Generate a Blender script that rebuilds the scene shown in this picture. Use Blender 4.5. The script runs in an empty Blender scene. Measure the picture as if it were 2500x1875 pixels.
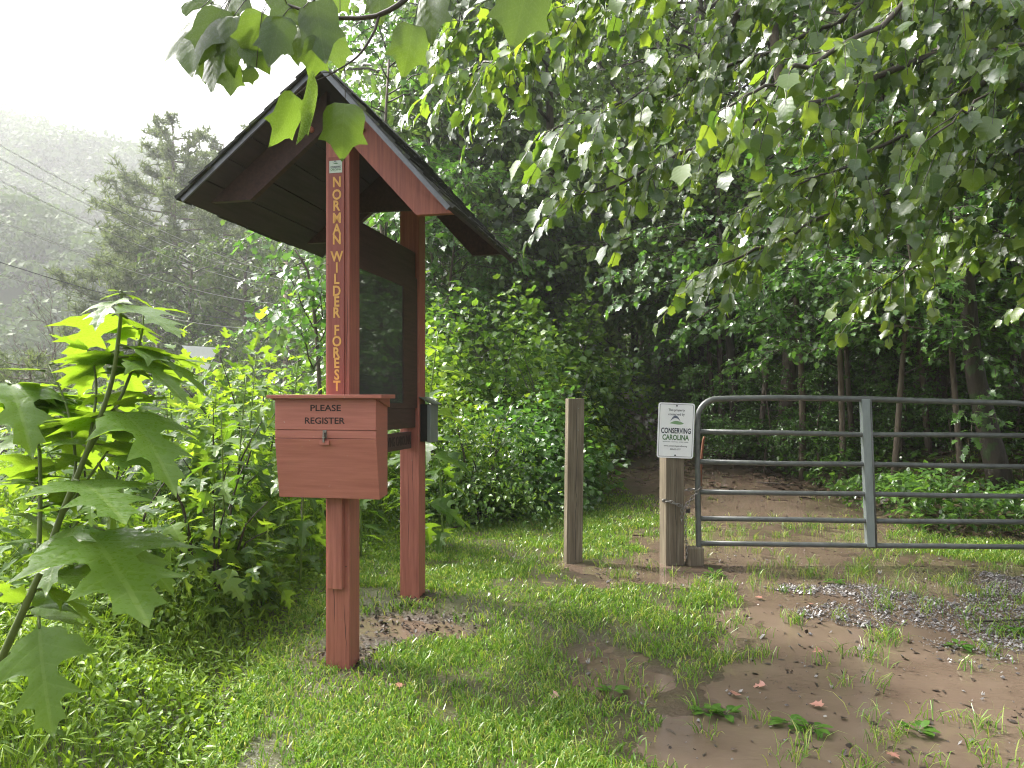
import bpy, math, random
import numpy as np
from mathutils import Vector, Matrix
R = math.radians
F = 1870.0; H = 1.45; HV = 980.0            # focal length in photo pixels, eye height, horizon row
sc = bpy.context.scene
# ------------------------------------------------------------------ camera, world, sun, exposure
cam = bpy.data.cameras.new("camera"); camo = bpy.data.objects.new("camera", cam)
sc.collection.objects.link(camo); sc.camera = camo
cam.sensor_fit = 'HORIZONTAL'; cam.sensor_width = 36.0; cam.lens = 36.0 * F / 2500.0
cam.shift_y = (HV - 937.5) / 2500.0
cam.clip_start = 0.05; cam.clip_end = 3000
camo.location = (0, 0, H); camo.rotation_euler = (R(90), 0, 0)
SUN_EL, SUN_AZ = R(48), R(-64)              # azimuth measured from +Y towards +X
w = bpy.data.worlds.new("World"); sc.world = w; w.use_nodes = True
nt = w.node_tree; bg = nt.nodes['Background']
sky = nt.nodes.new('ShaderNodeTexSky'); sky.sky_type = 'NISHITA'; sky.sun_disc = False
sky.sun_elevation = SUN_EL; sky.sun_rotation = SUN_AZ
sky.air_density = 1.0; sky.dust_density = 7.0; sky.ozone_density = 1.0
hs = nt.nodes.new('ShaderNodeHueSaturation'); hs.inputs['Saturation'].default_value = 0.22
nt.links.new(sky.outputs[0], hs.inputs['Color']); nt.links.new(hs.outputs[0], bg.inputs[0])
bg.inputs[1].default_value = 0.15
sl = bpy.data.lights.new("sun", 'SUN'); slo = bpy.data.objects.new("sun", sl); sc.collection.objects.link(slo)
sl.energy = 2.6; sl.angle = R(6); sl.color = (1.0, 0.95, 0.86)
sd = Vector((math.sin(SUN_AZ) * math.cos(SUN_EL), math.cos(SUN_AZ) * math.cos(SUN_EL), math.sin(SUN_EL)))
slo.rotation_euler = sd.to_track_quat('Z', 'Y').to_euler()
sc.view_settings.view_transform = 'Standard'; sc.view_settings.look = 'None'
sc.view_settings.gamma = 1; sc.view_settings.exposure = 1.6
sc.cycles.max_bounces = 12; sc.cycles.transmission_bounces = 4; sc.cycles.diffuse_bounces = 8
sc.cycles.glossy_bounces = 3; sc.cycles.volume_bounces = 1; sc.cycles.caustics_reflective = False
sc.cycles.caustics_refractive = False; sc.cycles.use_denoising = True; sc.cycles.filter_width = 1.1; sc.cycles.denoising_prefilter = 'ACCURATE'

rng = np.random.default_rng(7); random.seed(7)
# ------------------------------------------------------------------ noise and ground height
def _hash(ix, iy, s):
    n = (ix * 374761393 + iy * 668265263 + s * 1442695041) & 0x7fffffff
    n = ((n ^ (n >> 13)) * 1274126177) & 0x7fffffff
    return ((n ^ (n >> 16)) & 0xffff) / 65535.0
def vnoise(x, y, s=0):
    x = np.asarray(x, float); y = np.asarray(y, float)
    ix = np.floor(x).astype(np.int64); iy = np.floor(y).astype(np.int64); fx = x - ix; fy = y - iy
    fx = fx * fx * (3 - 2 * fx); fy = fy * fy * (3 - 2 * fy)
    a = _hash(ix, iy, s); b = _hash(ix + 1, iy, s); c = _hash(ix, iy + 1, s); d = _hash(ix + 1, iy + 1, s)
    return (a * (1 - fx) + b * fx) * (1 - fy) + (c * (1 - fx) + d * fx) * fy
def fbm(x, y, s=0, o=4):
    t = 0; a = .5
    for k in range(o):
        t = t + a * vnoise(x * 2 ** k, y * 2 ** k, s + k * 17); a *= .5
    return t / (1 - .5 ** o)
def sm(t):
    t = np.clip(t, 0, 1); return t * t * (3 - 2 * t)
def gz(x, y):
    x = np.asarray(x, float); y = np.asarray(y, float)
    base = .1 * sm((y - 4.3) / 1.2)
    rise = np.interp(y, [9, 12, 16, 22, 30, 36, 60, 150, 400], [0, .2, .62, 1.3, 2.3, 3.1, 7, 24, 40])
    rr = sm((x + 3) / 4)
    bank = np.maximum(0, x - 4.2 - .04 * np.maximum(0, y - 9)) * .34 * sm((y - 7.3) / 3)
    bank = np.where(bank > 6, 6 + (bank - 6) * .5, bank)
    left = 1.1 * sm((y - 13) / 8) * np.exp(-((x + .5) / 2.2) ** 2)
    valley = sm((-x - 2.6) / 9) * sm((y - 3) / 14) * 2.2
    far = np.maximum(0, y - 75) * .10 * sm((-x - 3) / 10)
    return base + rise * rr + bank + left - valley + far
def P(u, v, Y): return Vector(((u - 1250) / F * Y, Y, H + (HV - v) / F * Y))
def G(u, v):                                 # ground point seen along a direction
    lo = None
    for Y in np.arange(1.5, 60, .02):
        x = (u - 1250) / F * Y; z = H + (HV - v) / F * Y
        if z <= gz(x, Y): return Vector((x, Y, float(gz(x, Y))))
    return Vector(((u - 1250) / F * 60, 60, float(gz((u - 1250) / F * 60, 60))))
def on(x, y, dz=0): return Vector((x, y, float(gz(x, y)) + dz))

# where the ground is bare mud / standing water (1) or turf (0)
def mudmask(x, y):
    yy = np.maximum(y, 1.2); u = 1250 + x / yy * F; v = HV + (H - gz(x, y)) / yy * F
    m = np.zeros_like(u)
    for (cu, cv, ru, rv, wt) in [(2280, 1690, 500, 230, 1.4), (1900, 1480, 330, 90, 1.2), (1850, 1392, 480, 42, 1.5), (1930, 1800, 290, 130, .9),
            (2300, 1440, 330, 60, 1.2), (1500, 1655, 130, 75, 1.0), (1440, 1580, 110, 40, .7), (1760, 1330, 190, 30, .8), (2150, 1310, 330, 30, .7),
            (1540, 1080, 210, 75, 1.4), (1680, 1220, 240, 45, .35), (1800, 1160, 260, 40, .5), (980, 1530, 150, 40, 1.0), (850, 1600, 130, 46, 1.0), (1010, 1455, 90, 20, .8),
            (1560, 1395, 120, 22, .8), (1480, 1010, 90, 60, 1.0), (1470, 930, 45, 40, 1.0), (1640, 1480, 90, 30, .4), (2500, 1900, 700, 200, 1.2),
            (1750, 1470, 200, 60, -.75), (1900, 1530, 130, 30, -.5), (1640, 1560, 150, 50, -.5), (2350, 1270, 200, 40, -.3), (1880, 1255, 260, 60, .9), (1120, 1540, 120, 30, .3), (1250, 1760, 260, 110, -.25)]:
        m = np.maximum(m, 0) + wt * np.exp(-(((u - cu) / ru) ** 2 + ((v - cv) / rv) ** 2) * 1.2)
    n = fbm(x * 2.3, y * 2.3, 5, 4) - .5
    n2 = fbm(x * 8, y * 8, 31, 3) - .5
    return np.clip(m * .85 + n * .9 + n2 * .35, 0, 1)
XB = ([1.0, 2.5, 3.03, 4.37, 5.9, 8.1, 11.5, 14, 20, 30, 60], [-1.0, -1.2, -1.28, -1.47, -1.5, -.9, .55, 1.15, 1.7, 2.5, 3])
def left_edge(y): return np.interp(y, *XB) + .25 * (fbm(y * 1.3, y * 0 + 3, 9, 3) - .5)

# ------------------------------------------------------------------ mesh helpers
def tag(o, label=None, cat=None, group=None, kind=None):
    if label: o['label'] = label
    if cat: o['category'] = cat
    if group: o['group'] = group
    if kind: o['kind'] = kind
    return o
def empty(name, loc=(0, 0, 0), rz=0, label=None, cat=None, group=None):
    o = bpy.data.objects.new(name, None); o.location = loc; o.rotation_euler = (0, 0, rz); o.empty_display_size = .1
    sc.collection.objects.link(o); return tag(o, label, cat, group)
def tri_mesh(name, V, T, mats, mi=None, smooth=False, uv=None, attr=None):
    V = np.ascontiguousarray(V, np.float32); T = np.ascontiguousarray(T, np.int32)
    me = bpy.data.meshes.new(name); me.vertices.add(len(V)); me.vertices.foreach_set('co', V.ravel())
    k = T.shape[1]; me.loops.add(T.size); me.loops.foreach_set('vertex_index', T.ravel())
    me.polygons.add(len(T)); me.polygons.foreach_set('loop_start', np.arange(0, T.size, k, dtype=np.int32))
    if mi is not None: me.polygons.foreach_set('material_index', np.asarray(mi, np.int32))
    me.polygons.foreach_set('use_smooth', np.full(len(T), smooth))
    if uv is not None:
        l = me.uv_layers.new(name='UVMap'); l.data.foreach_set('uv', np.ascontiguousarray(uv[T.ravel()], np.float32).ravel())
    if attr is not None:
        a = me.attributes.new('wet', 'FLOAT', 'POINT'); a.data.foreach_set('value', np.ascontiguousarray(attr, np.float32))
    me.update(calc_edges=True); me.validate()
    for m in (mats if isinstance(mats, (list, tuple)) else [mats]): me.materials.append(m)
    return me
def obj(name, me, parent=None, loc=None, rot=None):
    o = bpy.data.objects.new(name, me); sc.collection.objects.link(o)
    if parent is not None: o.parent = parent
    if loc is not None: o.location = loc
    if rot is not None: o.rotation_euler = rot
    return o
class MB:                                    # collects boxes, tubes and plates into one mesh
    def __init__(s): s.v = []; s.f = []; s.m = []; s.sm = []
    def add(s, vs, fs, mi=0, smooth=False):
        b = len(s.v); s.v += [tuple(v) for v in vs]
        for f in fs: s.f.append([b + i for i in f]); s.m.append(mi); s.sm.append(smooth)
    def box(s, lo, hi, M=None, mi=0):
        x0, y0, z0 = lo; x1, y1, z1 = hi
        vs = [Vector(c) for c in ((x0, y0, z0), (x1, y0, z0), (x1, y1, z0), (x0, y1, z0), (x0, y0, z1), (x1, y0, z1), (x1, y1, z1), (x0, y1, z1))]
        if M is not None: vs = [M @ c for c in vs]
        s.add(vs, [(3, 2, 1, 0), (4, 5, 6, 7), (0, 1, 5, 4), (1, 2, 6, 5), (2, 3, 7, 6), (3, 0, 4, 7)], mi)
    def prism(s, poly, axis, a0, a1, mi=0):  # poly in the two other axes, extruded along axis
        n = len(poly)
        def mk(p, a):
            if axis == 1: return (p[0], a, p[1])
            if axis == 0: return (a, p[0], p[1])
            return (p[0], p[1], a)
        vs = [mk(p, a0) for p in poly] + [mk(p, a1) for p in poly]
        fs = [tuple(range(n)), tuple(range(2 * n - 1, n - 1, -1))] + [(i + n, (i + 1) % n + n, (i + 1) % n, i) for i in range(n)]
        s.add(vs, fs, mi)
    def tube(s, pts, rads, n=8, mi=0, caps=True):
        pts = [Vector(p) for p in pts]
        if not isinstance(rads, (list, tuple)): rads = [rads] * len(pts)
        vs = []; up = Vector((0, 0, 1))
        d0 = (pts[1] - pts[0]).normalized(); a = d0.cross(up)
        if a.length < .05: a = d0.cross(Vector((1, 0, 0)))
        a.normalize()
        for i, p in enumerate(pts):
            d = (pts[min(i + 1, len(pts) - 1)] - pts[max(i - 1, 0)]).normalized()
            a = (a - d * a.dot(d)); a.normalize(); b = d.cross(a)
            for k in range(n):
                t = 2 * math.pi * k / n; vs.append(p + (a * math.cos(t) + b * math.sin(t)) * rads[i])
        fs = [(i * n + k, i * n + (k + 1) % n, (i + 1) * n + (k + 1) % n, (i + 1) * n + k) for i in range(len(pts) - 1) for k in range(n)]
        if caps: fs += [tuple(range(n - 1, -1, -1)), tuple((len(pts) - 1) * n + k for k in range(n))]
        s.add(vs, fs, mi, True)
    def mesh(s, name, mats, bevel=0):
        me = bpy.data.meshes.new(name); me.from_pydata(s.v, [], s.f)
        me.polygons.foreach_set('material_index', s.m); me.polygons.foreach_set('use_smooth', s.sm)
        for m in (mats if isinstance(mats, (list, tuple)) else [mats]): me.materials.append(m)
        me.update(); return me
    def build(s, name, mats, parent=None, loc=None, rot=None, bevel=0):
        o = obj(name, s.mesh(name, mats), parent, loc, rot)
        if bevel:
            b = o.modifiers.new('edge', 'BEVEL'); b.width = bevel; b.segments = 2; b.limit_method = 'ANGLE'; b.angle_limit = R(40)
        return o
def text_mesh(name, body, size, mat, bold=0.0, thick=.001, align='CENTER', sx=1.0, spacing=1.0):
    cu = bpy.data.curves.new(name, 'FONT'); cu.body = body; cu.size = size; cu.align_x = align; cu.align_y = 'CENTER'
    cu.extrude = thick; cu.offset = bold; cu.space_character = spacing; cu.resolution_u = 3
    o = bpy.data.objects.new(name, cu); sc.collection.objects.link(o)
    dg = bpy.context.evaluated_depsgraph_get(); me = bpy.data.meshes.new_from_object(o.evaluated_get(dg))
    bpy.data.objects.remove(o); bpy.data.curves.remove(cu)
    me.transform(Matrix.Diagonal((sx, 1, 1, 1))); me.materials.clear(); me.materials.append(mat); me.name = name
    return me

# ------------------------------------------------------------------ materials
def newmat(name):
    m = bpy.data.materials.new(name); m.use_nodes = True; n = m.node_tree; n.nodes.clear()
    out = n.nodes.new('ShaderNodeOutputMaterial'); return m, n, out
def nd(n, t, **k):
    x = n.nodes.new(t)
    for a, b in k.items():
        if a in x.inputs.keys() if isinstance(a, str) else False: x.inputs[a].default_value = b
        else: setattr(x, a, b)
    return x
def ramp(n, stops):
    r = n.nodes.new('ShaderNodeValToRGB'); e = r.color_ramp.elements
    while len(e) < len(stops): e.new(.5)
    for i, (p, c) in enumerate(stops): e[i].position = p; e[i].color = (*c, 1)
    return r
def leafmat(name, cols, tcol, transl=.45, rough=.33, spec=.5, veins=False, spots=False, wetc=0.0):
    m, n, out = newmat(name); L = n.links
    g = n.nodes.new('ShaderNodeNewGeometry')
    r = ramp(n, [(i / (len(cols) - 1), c) for i, c in enumerate(cols)]); L.new(g.outputs['Random Per Island'], r.inputs[0])
    col = r.outputs[0]
    bs = nd(n, 'ShaderNodeBsdfPrincipled'); bs.inputs['Roughness'].default_value = rough; bs.inputs['Specular IOR Level'].default_value = spec; bs.inputs['Coat Weight'].default_value = wetc; bs.inputs['Coat Roughness'].default_value = .12
    tc = n.nodes.new('ShaderNodeMix'); tc.data_type = 'RGBA'; tc.blend_type = 'MULTIPLY'; tc.inputs[0].default_value = 1
    L.new(col, tc.inputs[6]); tc.inputs[7].default_value = (*tcol, 1)
    tr = n.nodes.new('ShaderNodeBsdfTranslucent'); L.new(tc.outputs[2], tr.inputs[0])
    if veins:
        uv = n.nodes.new('ShaderNodeUVMap'); sp = n.nodes.new('ShaderNodeSeparateXYZ'); L.new(uv.outputs[0], sp.inputs[0])
        def M(op, a, b=None, c=None):
            x = n.nodes.new('ShaderNodeMath'); x.operation = op
            for i, q in enumerate((a, b, c)):
                if q is None: continue
                if isinstance(q, (int, float)): x.inputs[i].default_value = q
                else: L.new(q, x.inputs[i])
            return x.outputs[0]
        ay = M('ABSOLUTE', sp.outputs[1]); mid = M('LESS_THAN', ay, .012)
        t = M('SUBTRACT', sp.outputs[0], M('MULTIPLY', ay, .75)); fr = M('FRACT', M('MULTIPLY', t, 6.0))
        d = M('ABSOLUTE', M('SUBTRACT', fr, .5)); sv = M('LESS_THAN', d, .045)
        vein = M('MAXIMUM', mid, M('MULTIPLY', sv, .7))
        nz = nd(n, 'ShaderNodeTexNoise'); nz.inputs['Scale'].default_value = 25; nz.inputs['Detail'].default_value = 5
        vm = n.nodes.new('ShaderNodeMix'); vm.data_type = 'RGBA'; vm.blend_type = 'MIX'; L.new(M('MULTIPLY', vein, .2), vm.inputs[0])
        L.new(col, vm.inputs[6]); vm.inputs[7].default_value = (.35, .45, .15, 1); col = vm.outputs[2]
        bp = n.nodes.new('ShaderNodeBump'); bp.inputs['Strength'].default_value = .28; bp.inputs['Distance'].default_value = .003
        L.new(M('ADD', M('MULTIPLY', d, 1.6), M('MULTIPLY', nz.outputs[0], .8)), bp.inputs['Height']); L.new(bp.outputs[0], bs.inputs['Normal'])
        rr = n.nodes.new('ShaderNodeMapRange'); L.new(nz.outputs[0], rr.inputs[0]); rr.inputs[1].default_value = .4; rr.inputs[2].default_value = .6
        rr.inputs[3].default_value = rough * .55; rr.inputs[4].default_value = rough * 1.5; L.new(rr.outputs[0], bs.inputs['Roughness'])
    L.new(col, bs.inputs['Base Color'])
    mx = n.nodes.new('ShaderNodeMixShader'); mx.inputs[0].default_value = transl
    L.new(bs.outputs[0], mx.inputs[1]); L.new(tr.outputs[0], mx.inputs[2]); L.new(mx.outputs[0], out.inputs[0])
    return m
def surf(name, c1, c2, scale=(4, 4, 4), rough=.6, bump=.3, bdist=.01, detail=8, spec=.4, metal=0, c3=None, spot=None, stretch=None, rvar=0):
    m, n, out = newmat(name); L = n.links
    tc = n.nodes.new('ShaderNodeTexCoord'); mp = n.nodes.new('ShaderNodeMapping'); mp.inputs['Scale'].default_value = scale
    L.new(tc.outputs['Object'], mp.inputs[0])
    nz = nd(n, 'ShaderNodeTexNoise'); nz.inputs['Scale'].default_value = 1; nz.inputs['Detail'].default_value = detail; nz.inputs['Roughness'].default_value = .65
    L.new(mp.outputs[0], nz.inputs['Vector'])
    st = [(.32, c1), (.68, c2)] if c3 is None else [(.3, c1), (.5, c2), (.7, c3)]
    r = ramp(n, st); L.new(nz.outputs[0], r.inputs[0]); col = r.outputs[0]
    if spot:                                  # (colour, scale, threshold)
        n2 = nd(n, 'ShaderNodeTexNoise'); n2.inputs['Scale'].default_value = spot[1]; n2.inputs['Detail'].default_value = 3
        L.new(tc.outputs['Object'], n2.inputs['Vector'])
        r2 = ramp(n, [(spot[2], (0, 0, 0)), (min(1, spot[2] + .03), (1, 1, 1))]); L.new(n2.outputs[0], r2.inputs[0])
        mx = n.nodes.new('ShaderNodeMix'); mx.data_type = 'RGBA'; L.new(r2.outputs[0], mx.inputs[0]); L.new(col, mx.inputs[6]); mx.inputs[7].default_value = (*spot[0], 1)
        col = mx.outputs[2]
    b = nd(n, 'ShaderNodeBsdfPrincipled'); L.new(col, b.inputs['Base Color']); b.inputs['Roughness'].default_value = rough
    b.inputs['Specular IOR Level'].default_value = spec; b.inputs['Metallic'].default_value = metal
    if rvar:
        rr = n.nodes.new('ShaderNodeMapRange'); L.new(nz.outputs[0], rr.inputs[0]); rr.inputs[1].default_value = .3; rr.inputs[2].default_value = .7
        rr.inputs[3].default_value = rough - rvar; rr.inputs[4].default_value = rough + rvar; L.new(rr.outputs[0], b.inputs['Roughness'])
    if bump:
        bp = n.nodes.new('ShaderNodeBump'); bp.inputs['Strength'].default_value = bump; bp.inputs['Distance'].default_value = bdist
        L.new(nz.outputs[0], bp.inputs['Height']); L.new(bp.outputs[0], b.inputs['Normal'])
    L.new(b.outputs[0], out.inputs[0]); return m
RED1, RED2 = (.26, .082, .062), (.44, .158, .118)
M = {}
M['red'] = surf('red_stained_wood', RED1, RED2, (60, 60, 3), .55, .35, .002, spot=((.34, .15, .11), 26, .70), rvar=.12)
M['redx'] = surf('red_stained_plywood', (.33, .112, .084), (.44, .160, .122), (3, 3, 55), .5, .3, .0015, spot=((.42, .24, .2), 42, .715), rvar=.12)
M['redletter'] = surf('faded_red_board', (.22, .058, .045), (.28, .085, .065), (60, 60, 3), .55, .2, .001)
M['shade'] = surf('shade_toned_wood', (.045, .024, .020), (.085, .044, .036), (50, 4, 50), .6, .3, .002)  # shade under the roof is put into this wood colour
M['ceil'] = surf('shade_toned_boards', (.040, .033, .035), (.064, .051, .053), (30, 3, 30), .65, .3, .002)  # underside shade and its misty veil are put into the board colour
M['shingle'] = surf('asphalt_shingles', (.018, .02, .018), (.055, .058, .05), (40, 40, 40), .8, .6, .006, spot=((.06, .075, .03), 9, .6))
M['drip'] = surf('grey_metal_edge', (.12, .13, .14), (.18, .19, .2), (20, 20, 20), .35, .1, .001, metal=.6)
M['tan'] = surf('tan_letter_paint', (.60, .32, .08), (.70, .41, .12), (60, 60, 60), .6, .2, .001)
M['recess_dark'] = surf('rusty_screw', (.05, .03, .02), (.10, .07, .05), (30, 30, 30), .5, .1, .001)
M['black'] = surf('black_paint', (.012, .012, .012), (.02, .02, .02), (30, 30, 30), .6, .1, .001)
M['postwood'] = surf('weathered_post_wood', (.07, .055, .038), (.15, .122, .085), (55, 55, 2.2), .65, .8, .005, c3=(.25, .215, .16), rvar=.1)
M['gate'] = surf('dull_gate_steel', (.085, .092, .09), (.15, .16, .155), (14, 14, 14), .42, .15, .001, metal=.3, rvar=.1)
M['gatelight'] = surf('galvanised_upright', (.20, .23, .23), (.29, .33, .33), (20, 20, 4), .42, .12, .001, metal=.4, rvar=.08)
M['chain'] = surf('wet_chain_steel', (.16, .15, .14), (.32, .31, .29), (60, 60, 60), .3, .1, .001, metal=.9)
M['rust'] = surf('rusty_iron', (.14, .05, .025), (.25, .10, .05), (40, 40, 10), .7, .4, .002)
M['signwhite'] = surf('white_sign_enamel', (.80, .82, .85), (.86, .88, .90), (8, 8, 8), .3, .03, .001)
M['ink'] = surf('navy_sign_ink', (.014, .02, .04), (.02, .028, .05), (20, 20, 20), .4, 0)
M['greenink'] = surf('green_sign_ink', (.06, .15, .06), (.075, .18, .07), (20, 20, 20), .4, 0)
M['greyink'] = surf('grey_sign_ink', (.09, .11, .16), (.12, .14, .2), (20, 20, 20), .4, 0)
M['palegreen'] = surf('light_green_sign_ink', (.16, .30, .14), (.22, .38, .2), (20, 20, 20), .4, 0)
M['bark'] = surf('grey_brown_bark', (.045, .033, .024), (.12, .092, .07), (26, 26, 5), .75, .9, .02, c3=(.13, .11, .09), spot=((.26, .27, .23), 5.5, .70))
M['barkdark'] = surf('dark_wet_bark', (.018, .014, .011), (.055, .042, .032), (26, 26, 5), .6, .9, .02, spot=((.03, .05, .015), 4, .58))
M['twig'] = surf('wet_twig_bark', (.03, .024, .018), (.07, .055, .04), (30, 30, 30), .5, .4, .003)
M['stem'] = surf('green_stem', (.10, .16, .03), (.16, .24, .05), (30, 30, 8), .45, .1, .001)
M['stemdark'] = surf('purple_green_stem', (.075, .11, .025), (.13, .17, .045), (30, 30, 8), .45, .1, .001)
M['paleplank'] = surf('pale_utility_pole', (.30, .22, .17), (.38, .29, .22), (20, 20, 2), .8, .2, .01)
M['wire'] = surf('bright_cable', (.42, .42, .42), (.5, .5, .5), (5, 5, 5), .5, 0)
M['wireblack'] = surf('black_cable', (.012, .012, .012), (.02, .02, .02), (5, 5, 5), .5, 0)
M['tulip'] = leafmat('tulip_tree_leaf', [(.045, .10, .025), (.095, .17, .03), (.17, .25, .045)], (2.3, 2.1, .7), .45, .24, .7, veins=True, wetc=.9)
M['tulipnear'] = leafmat('near_tulip_leaf', [(.05, .10, .02), (.08, .14, .03)], (2.2, 1.9, .9), .55, .22, .6, veins=True, wetc=.5)
M['forest'] = leafmat('forest_leaf', [(.06, .115, .03), (.10, .17, .045), (.16, .24, .065)], (1.7, 1.8, .8), .35, .28, .65, wetc=.9)
M['maple'] = leafmat('light_maple_leaf', [(.06, .14, .03), (.09, .19, .045), (.12, .23, .05)], (1.6, 1.8, .8), .4, .28, .65, wetc=.9)
M['shrub'] = leafmat('shrub_leaf', [(.06, .13, .03), (.11, .21, .04), (.20, .31, .06)], (1.8, 1.8, .7), .38, .27, .65, wetc=.5)
M['bigleaf'] = leafmat('lobed_leaf', [(.04, .095, .02), (.085, .165, .03), (.15, .25, .05)], (3.0, 2.5, .7), .5, .4, .4, veins=True)
M['weed'] = leafmat('low_weed_leaf', [(.09, .17, .02), (.16, .27, .03), (.25, .36, .05)], (1.8, 1.7, .7), .42, .38, .4)
M['grass'] = leafmat('lawn_grass_blade', [(.065, .15, .022), (.12, .235, .03), (.18, .31, .045), (.38, .39, .13)], (1.6, 1.6, .6), .35, .32, .6)
M['herb'] = leafmat('woodland_herb_leaf', [(.04, .09, .02), (.07, .15, .03), (.12, .22, .04)], (1.7, 1.8, .8), .35, .28, .65, wetc=.5)
M['hillleaf'] = leafmat('far_hillside_leaf', [(.05, .09, .025), (.085, .14, .035)], (1.5, 1.5, .8), .25, .6, .2)
M['pine'] = leafmat('pine_needles', [(.07, .105, .045), (.105, .15, .06), (.14, .19, .08)], (1.6, 1.5, .9), .35, .5, .3)
M['farleaf'] = leafmat('hillside_leaf', [(.045, .085, .02), (.075, .13, .03), (.12, .18, .04)], (1.5, 1.5, .8), .3, .5, .3)
M['litter'] = leafmat('leaf_litter', [(.035, .024, .016), (.08, .052, .034), (.13, .085, .06)], (1, 1, 1), .05, .4, .5)
M['mulch'] = leafmat('dark_wet_mulch', [(.018, .013, .010), (.04, .03, .022), (.09, .065, .05)], (1, 1, 1), .0, .5, .3)
M['deadleaf'] = leafmat('pinkish_dead_leaf', [(.26, .10, .075), (.42, .22, .17)], (1, 1, 1), .1, .3, .5)
M['stone'] = leafmat('crushed_stone', [(.05, .045, .045), (.12, .11, .11), (.26, .25, .25)], (1, 1, 1), 0, .35, .5)
def ground_mat():
    m, n, out = newmat('wet_soil'); L = n.links
    tc = n.nodes.new('ShaderNodeTexCoord'); nz = nd(n, 'ShaderNodeTexNoise'); nz.inputs['Scale'].default_value = 3; nz.inputs['Detail'].default_value = 10; nz.inputs['Roughness'].default_value = .7
    L.new(tc.outputs['Object'], nz.inputs['Vector'])
    a = ramp(n, [(.3, (.035, .035, .014)), (.7, (.075, .075, .025))]); b = ramp(n, [(.3, (.040, .028, .019)), (.7, (.095, .064, .043))])
    L.new(nz.outputs[0], a.inputs[0]); L.new(nz.outputs[0], b.inputs[0])
    at = n.nodes.new('ShaderNodeAttribute'); at.attribute_name = 'wet'
    mx = n.nodes.new('ShaderNodeMix'); mx.data_type = 'RGBA'; L.new(at.outputs['Fac'], mx.inputs[0]); L.new(a.outputs[0], mx.inputs[6]); L.new(b.outputs[0], mx.inputs[7])
    p = nd(n, 'ShaderNodeBsdfPrincipled'); L.new(mx.outputs[2], p.inputs['Base Color']); p.inputs['Roughness'].default_value = .45
    n2 = nd(n, 'ShaderNodeTexNoise'); n2.inputs['Scale'].default_value = 45; n2.inputs['Detail'].default_value = 6; L.new(tc.outputs['Object'], n2.inputs['Vector'])
    bp = n.nodes.new('ShaderNodeBump'); bp.inputs['Strength'].default_value = .8; bp.inputs['Distance'].default_value = .012; L.new(n2.outputs[0], bp.inputs['Height']); L.new(bp.outputs[0], p.inputs['Normal'])
    L.new(p.outputs[0], out.inputs[0]); return m
def water_mat():
    m, n, out = newmat('muddy_water'); L = n.links
    tc = n.nodes.new('ShaderNodeTexCoord'); nz = nd(n, 'ShaderNodeTexNoise'); nz.inputs['Scale'].default_value = 2.2; nz.inputs['Detail'].default_value = 5
    L.new(tc.outputs['Object'], nz.inputs['Vector'])
    a = ramp(n, [(.3, (.105, .075, .054)), (.7, (.16, .118, .087))]); L.new(nz.outputs[0], a.inputs[0])
    p = nd(n, 'ShaderNodeBsdfPrincipled'); L.new(a.outputs[0], p.inputs['Base Color']); p.inputs['Roughness'].default_value = .06; p.inputs['IOR'].default_value = 1.45
    mp = n.nodes.new('ShaderNodeMapping'); mp.inputs['Scale'].default_value = (9, 22, 9); L.new(tc.outputs['Object'], mp.inputs[0])
    n2 = nd(n, 'ShaderNodeTexNoise'); n2.inputs['Scale'].default_value = 1; n2.inputs['Detail'].default_value = 4; n2.inputs['Distortion'].default_value = 1.2; L.new(mp.outputs[0], n2.inputs['Vector'])
    bp = n.nodes.new('ShaderNodeBump'); bp.inputs['Strength'].default_value = .16; bp.inputs['Distance'].default_value = .01; L.new(n2.outputs[0], bp.inputs['Height']); L.new(bp.outputs[0], p.inputs['Normal'])
    L.new(p.outputs[0], out.inputs[0]); return m
M['ground'] = ground_mat(); M['water'] = water_mat()
def glass_mat():
    m, n, out = newmat('display_glass'); L = n.links
    t = n.nodes.new('ShaderNodeBsdfTransparent'); t.inputs[0].default_value = (.82, .88, .84, 1); g = n.nodes.new('ShaderNodeBsdfGlossy'); g.inputs['Roughness'].default_value = .03
    fr = n.nodes.new('ShaderNodeFresnel'); fr.inputs[0].default_value = 3.2; mx = n.nodes.new('ShaderNodeMixShader')
    L.new(fr.outputs[0], mx.inputs[0]); L.new(t.outputs[0], mx.inputs[1]); L.new(g.outputs[0], mx.inputs[2])
    df = n.nodes.new('ShaderNodeBsdfDiffuse'); df.inputs[0].default_value = (.55, .6, .55, 1); m2 = n.nodes.new('ShaderNodeMixShader'); m2.inputs[0].default_value = .10
    L.new(mx.outputs[0], m2.inputs[1]); L.new(df.outputs[0], m2.inputs[2]); L.new(m2.outputs[0], out.inputs[0]); return m
M['glass'] = glass_mat()
def paper_mat(name, col, lines, dark=(.1, .1, .1)):
    m, n, out = newmat(name); L = n.links; tc = n.nodes.new('ShaderNodeTexCoord'); sp = n.nodes.new('ShaderNodeSeparateXYZ'); L.new(tc.outputs['Object'], sp.inputs[0])
    mp = n.nodes.new('ShaderNodeMapping'); mp.inputs['Scale'].default_value = (1, 60, lines); L.new(tc.outputs['Object'], mp.inputs[0])
    nz = nd(n, 'ShaderNodeTexNoise'); nz.inputs['Scale'].default_value = 1.5; nz.inputs['Detail'].default_value = 3; L.new(mp.outputs[0], nz.inputs['Vector'])
    r = ramp(n, [(.5, col), (.56, dark)]); L.new(nz.outputs[0], r.inputs[0])
    p = nd(n, 'ShaderNodeBsdfPrincipled'); L.new(r.outputs[0], p.inputs['Base Color']); p.inputs['Roughness'].default_value = .6; L.new(p.outputs[0], out.inputs[0]); return m
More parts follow.
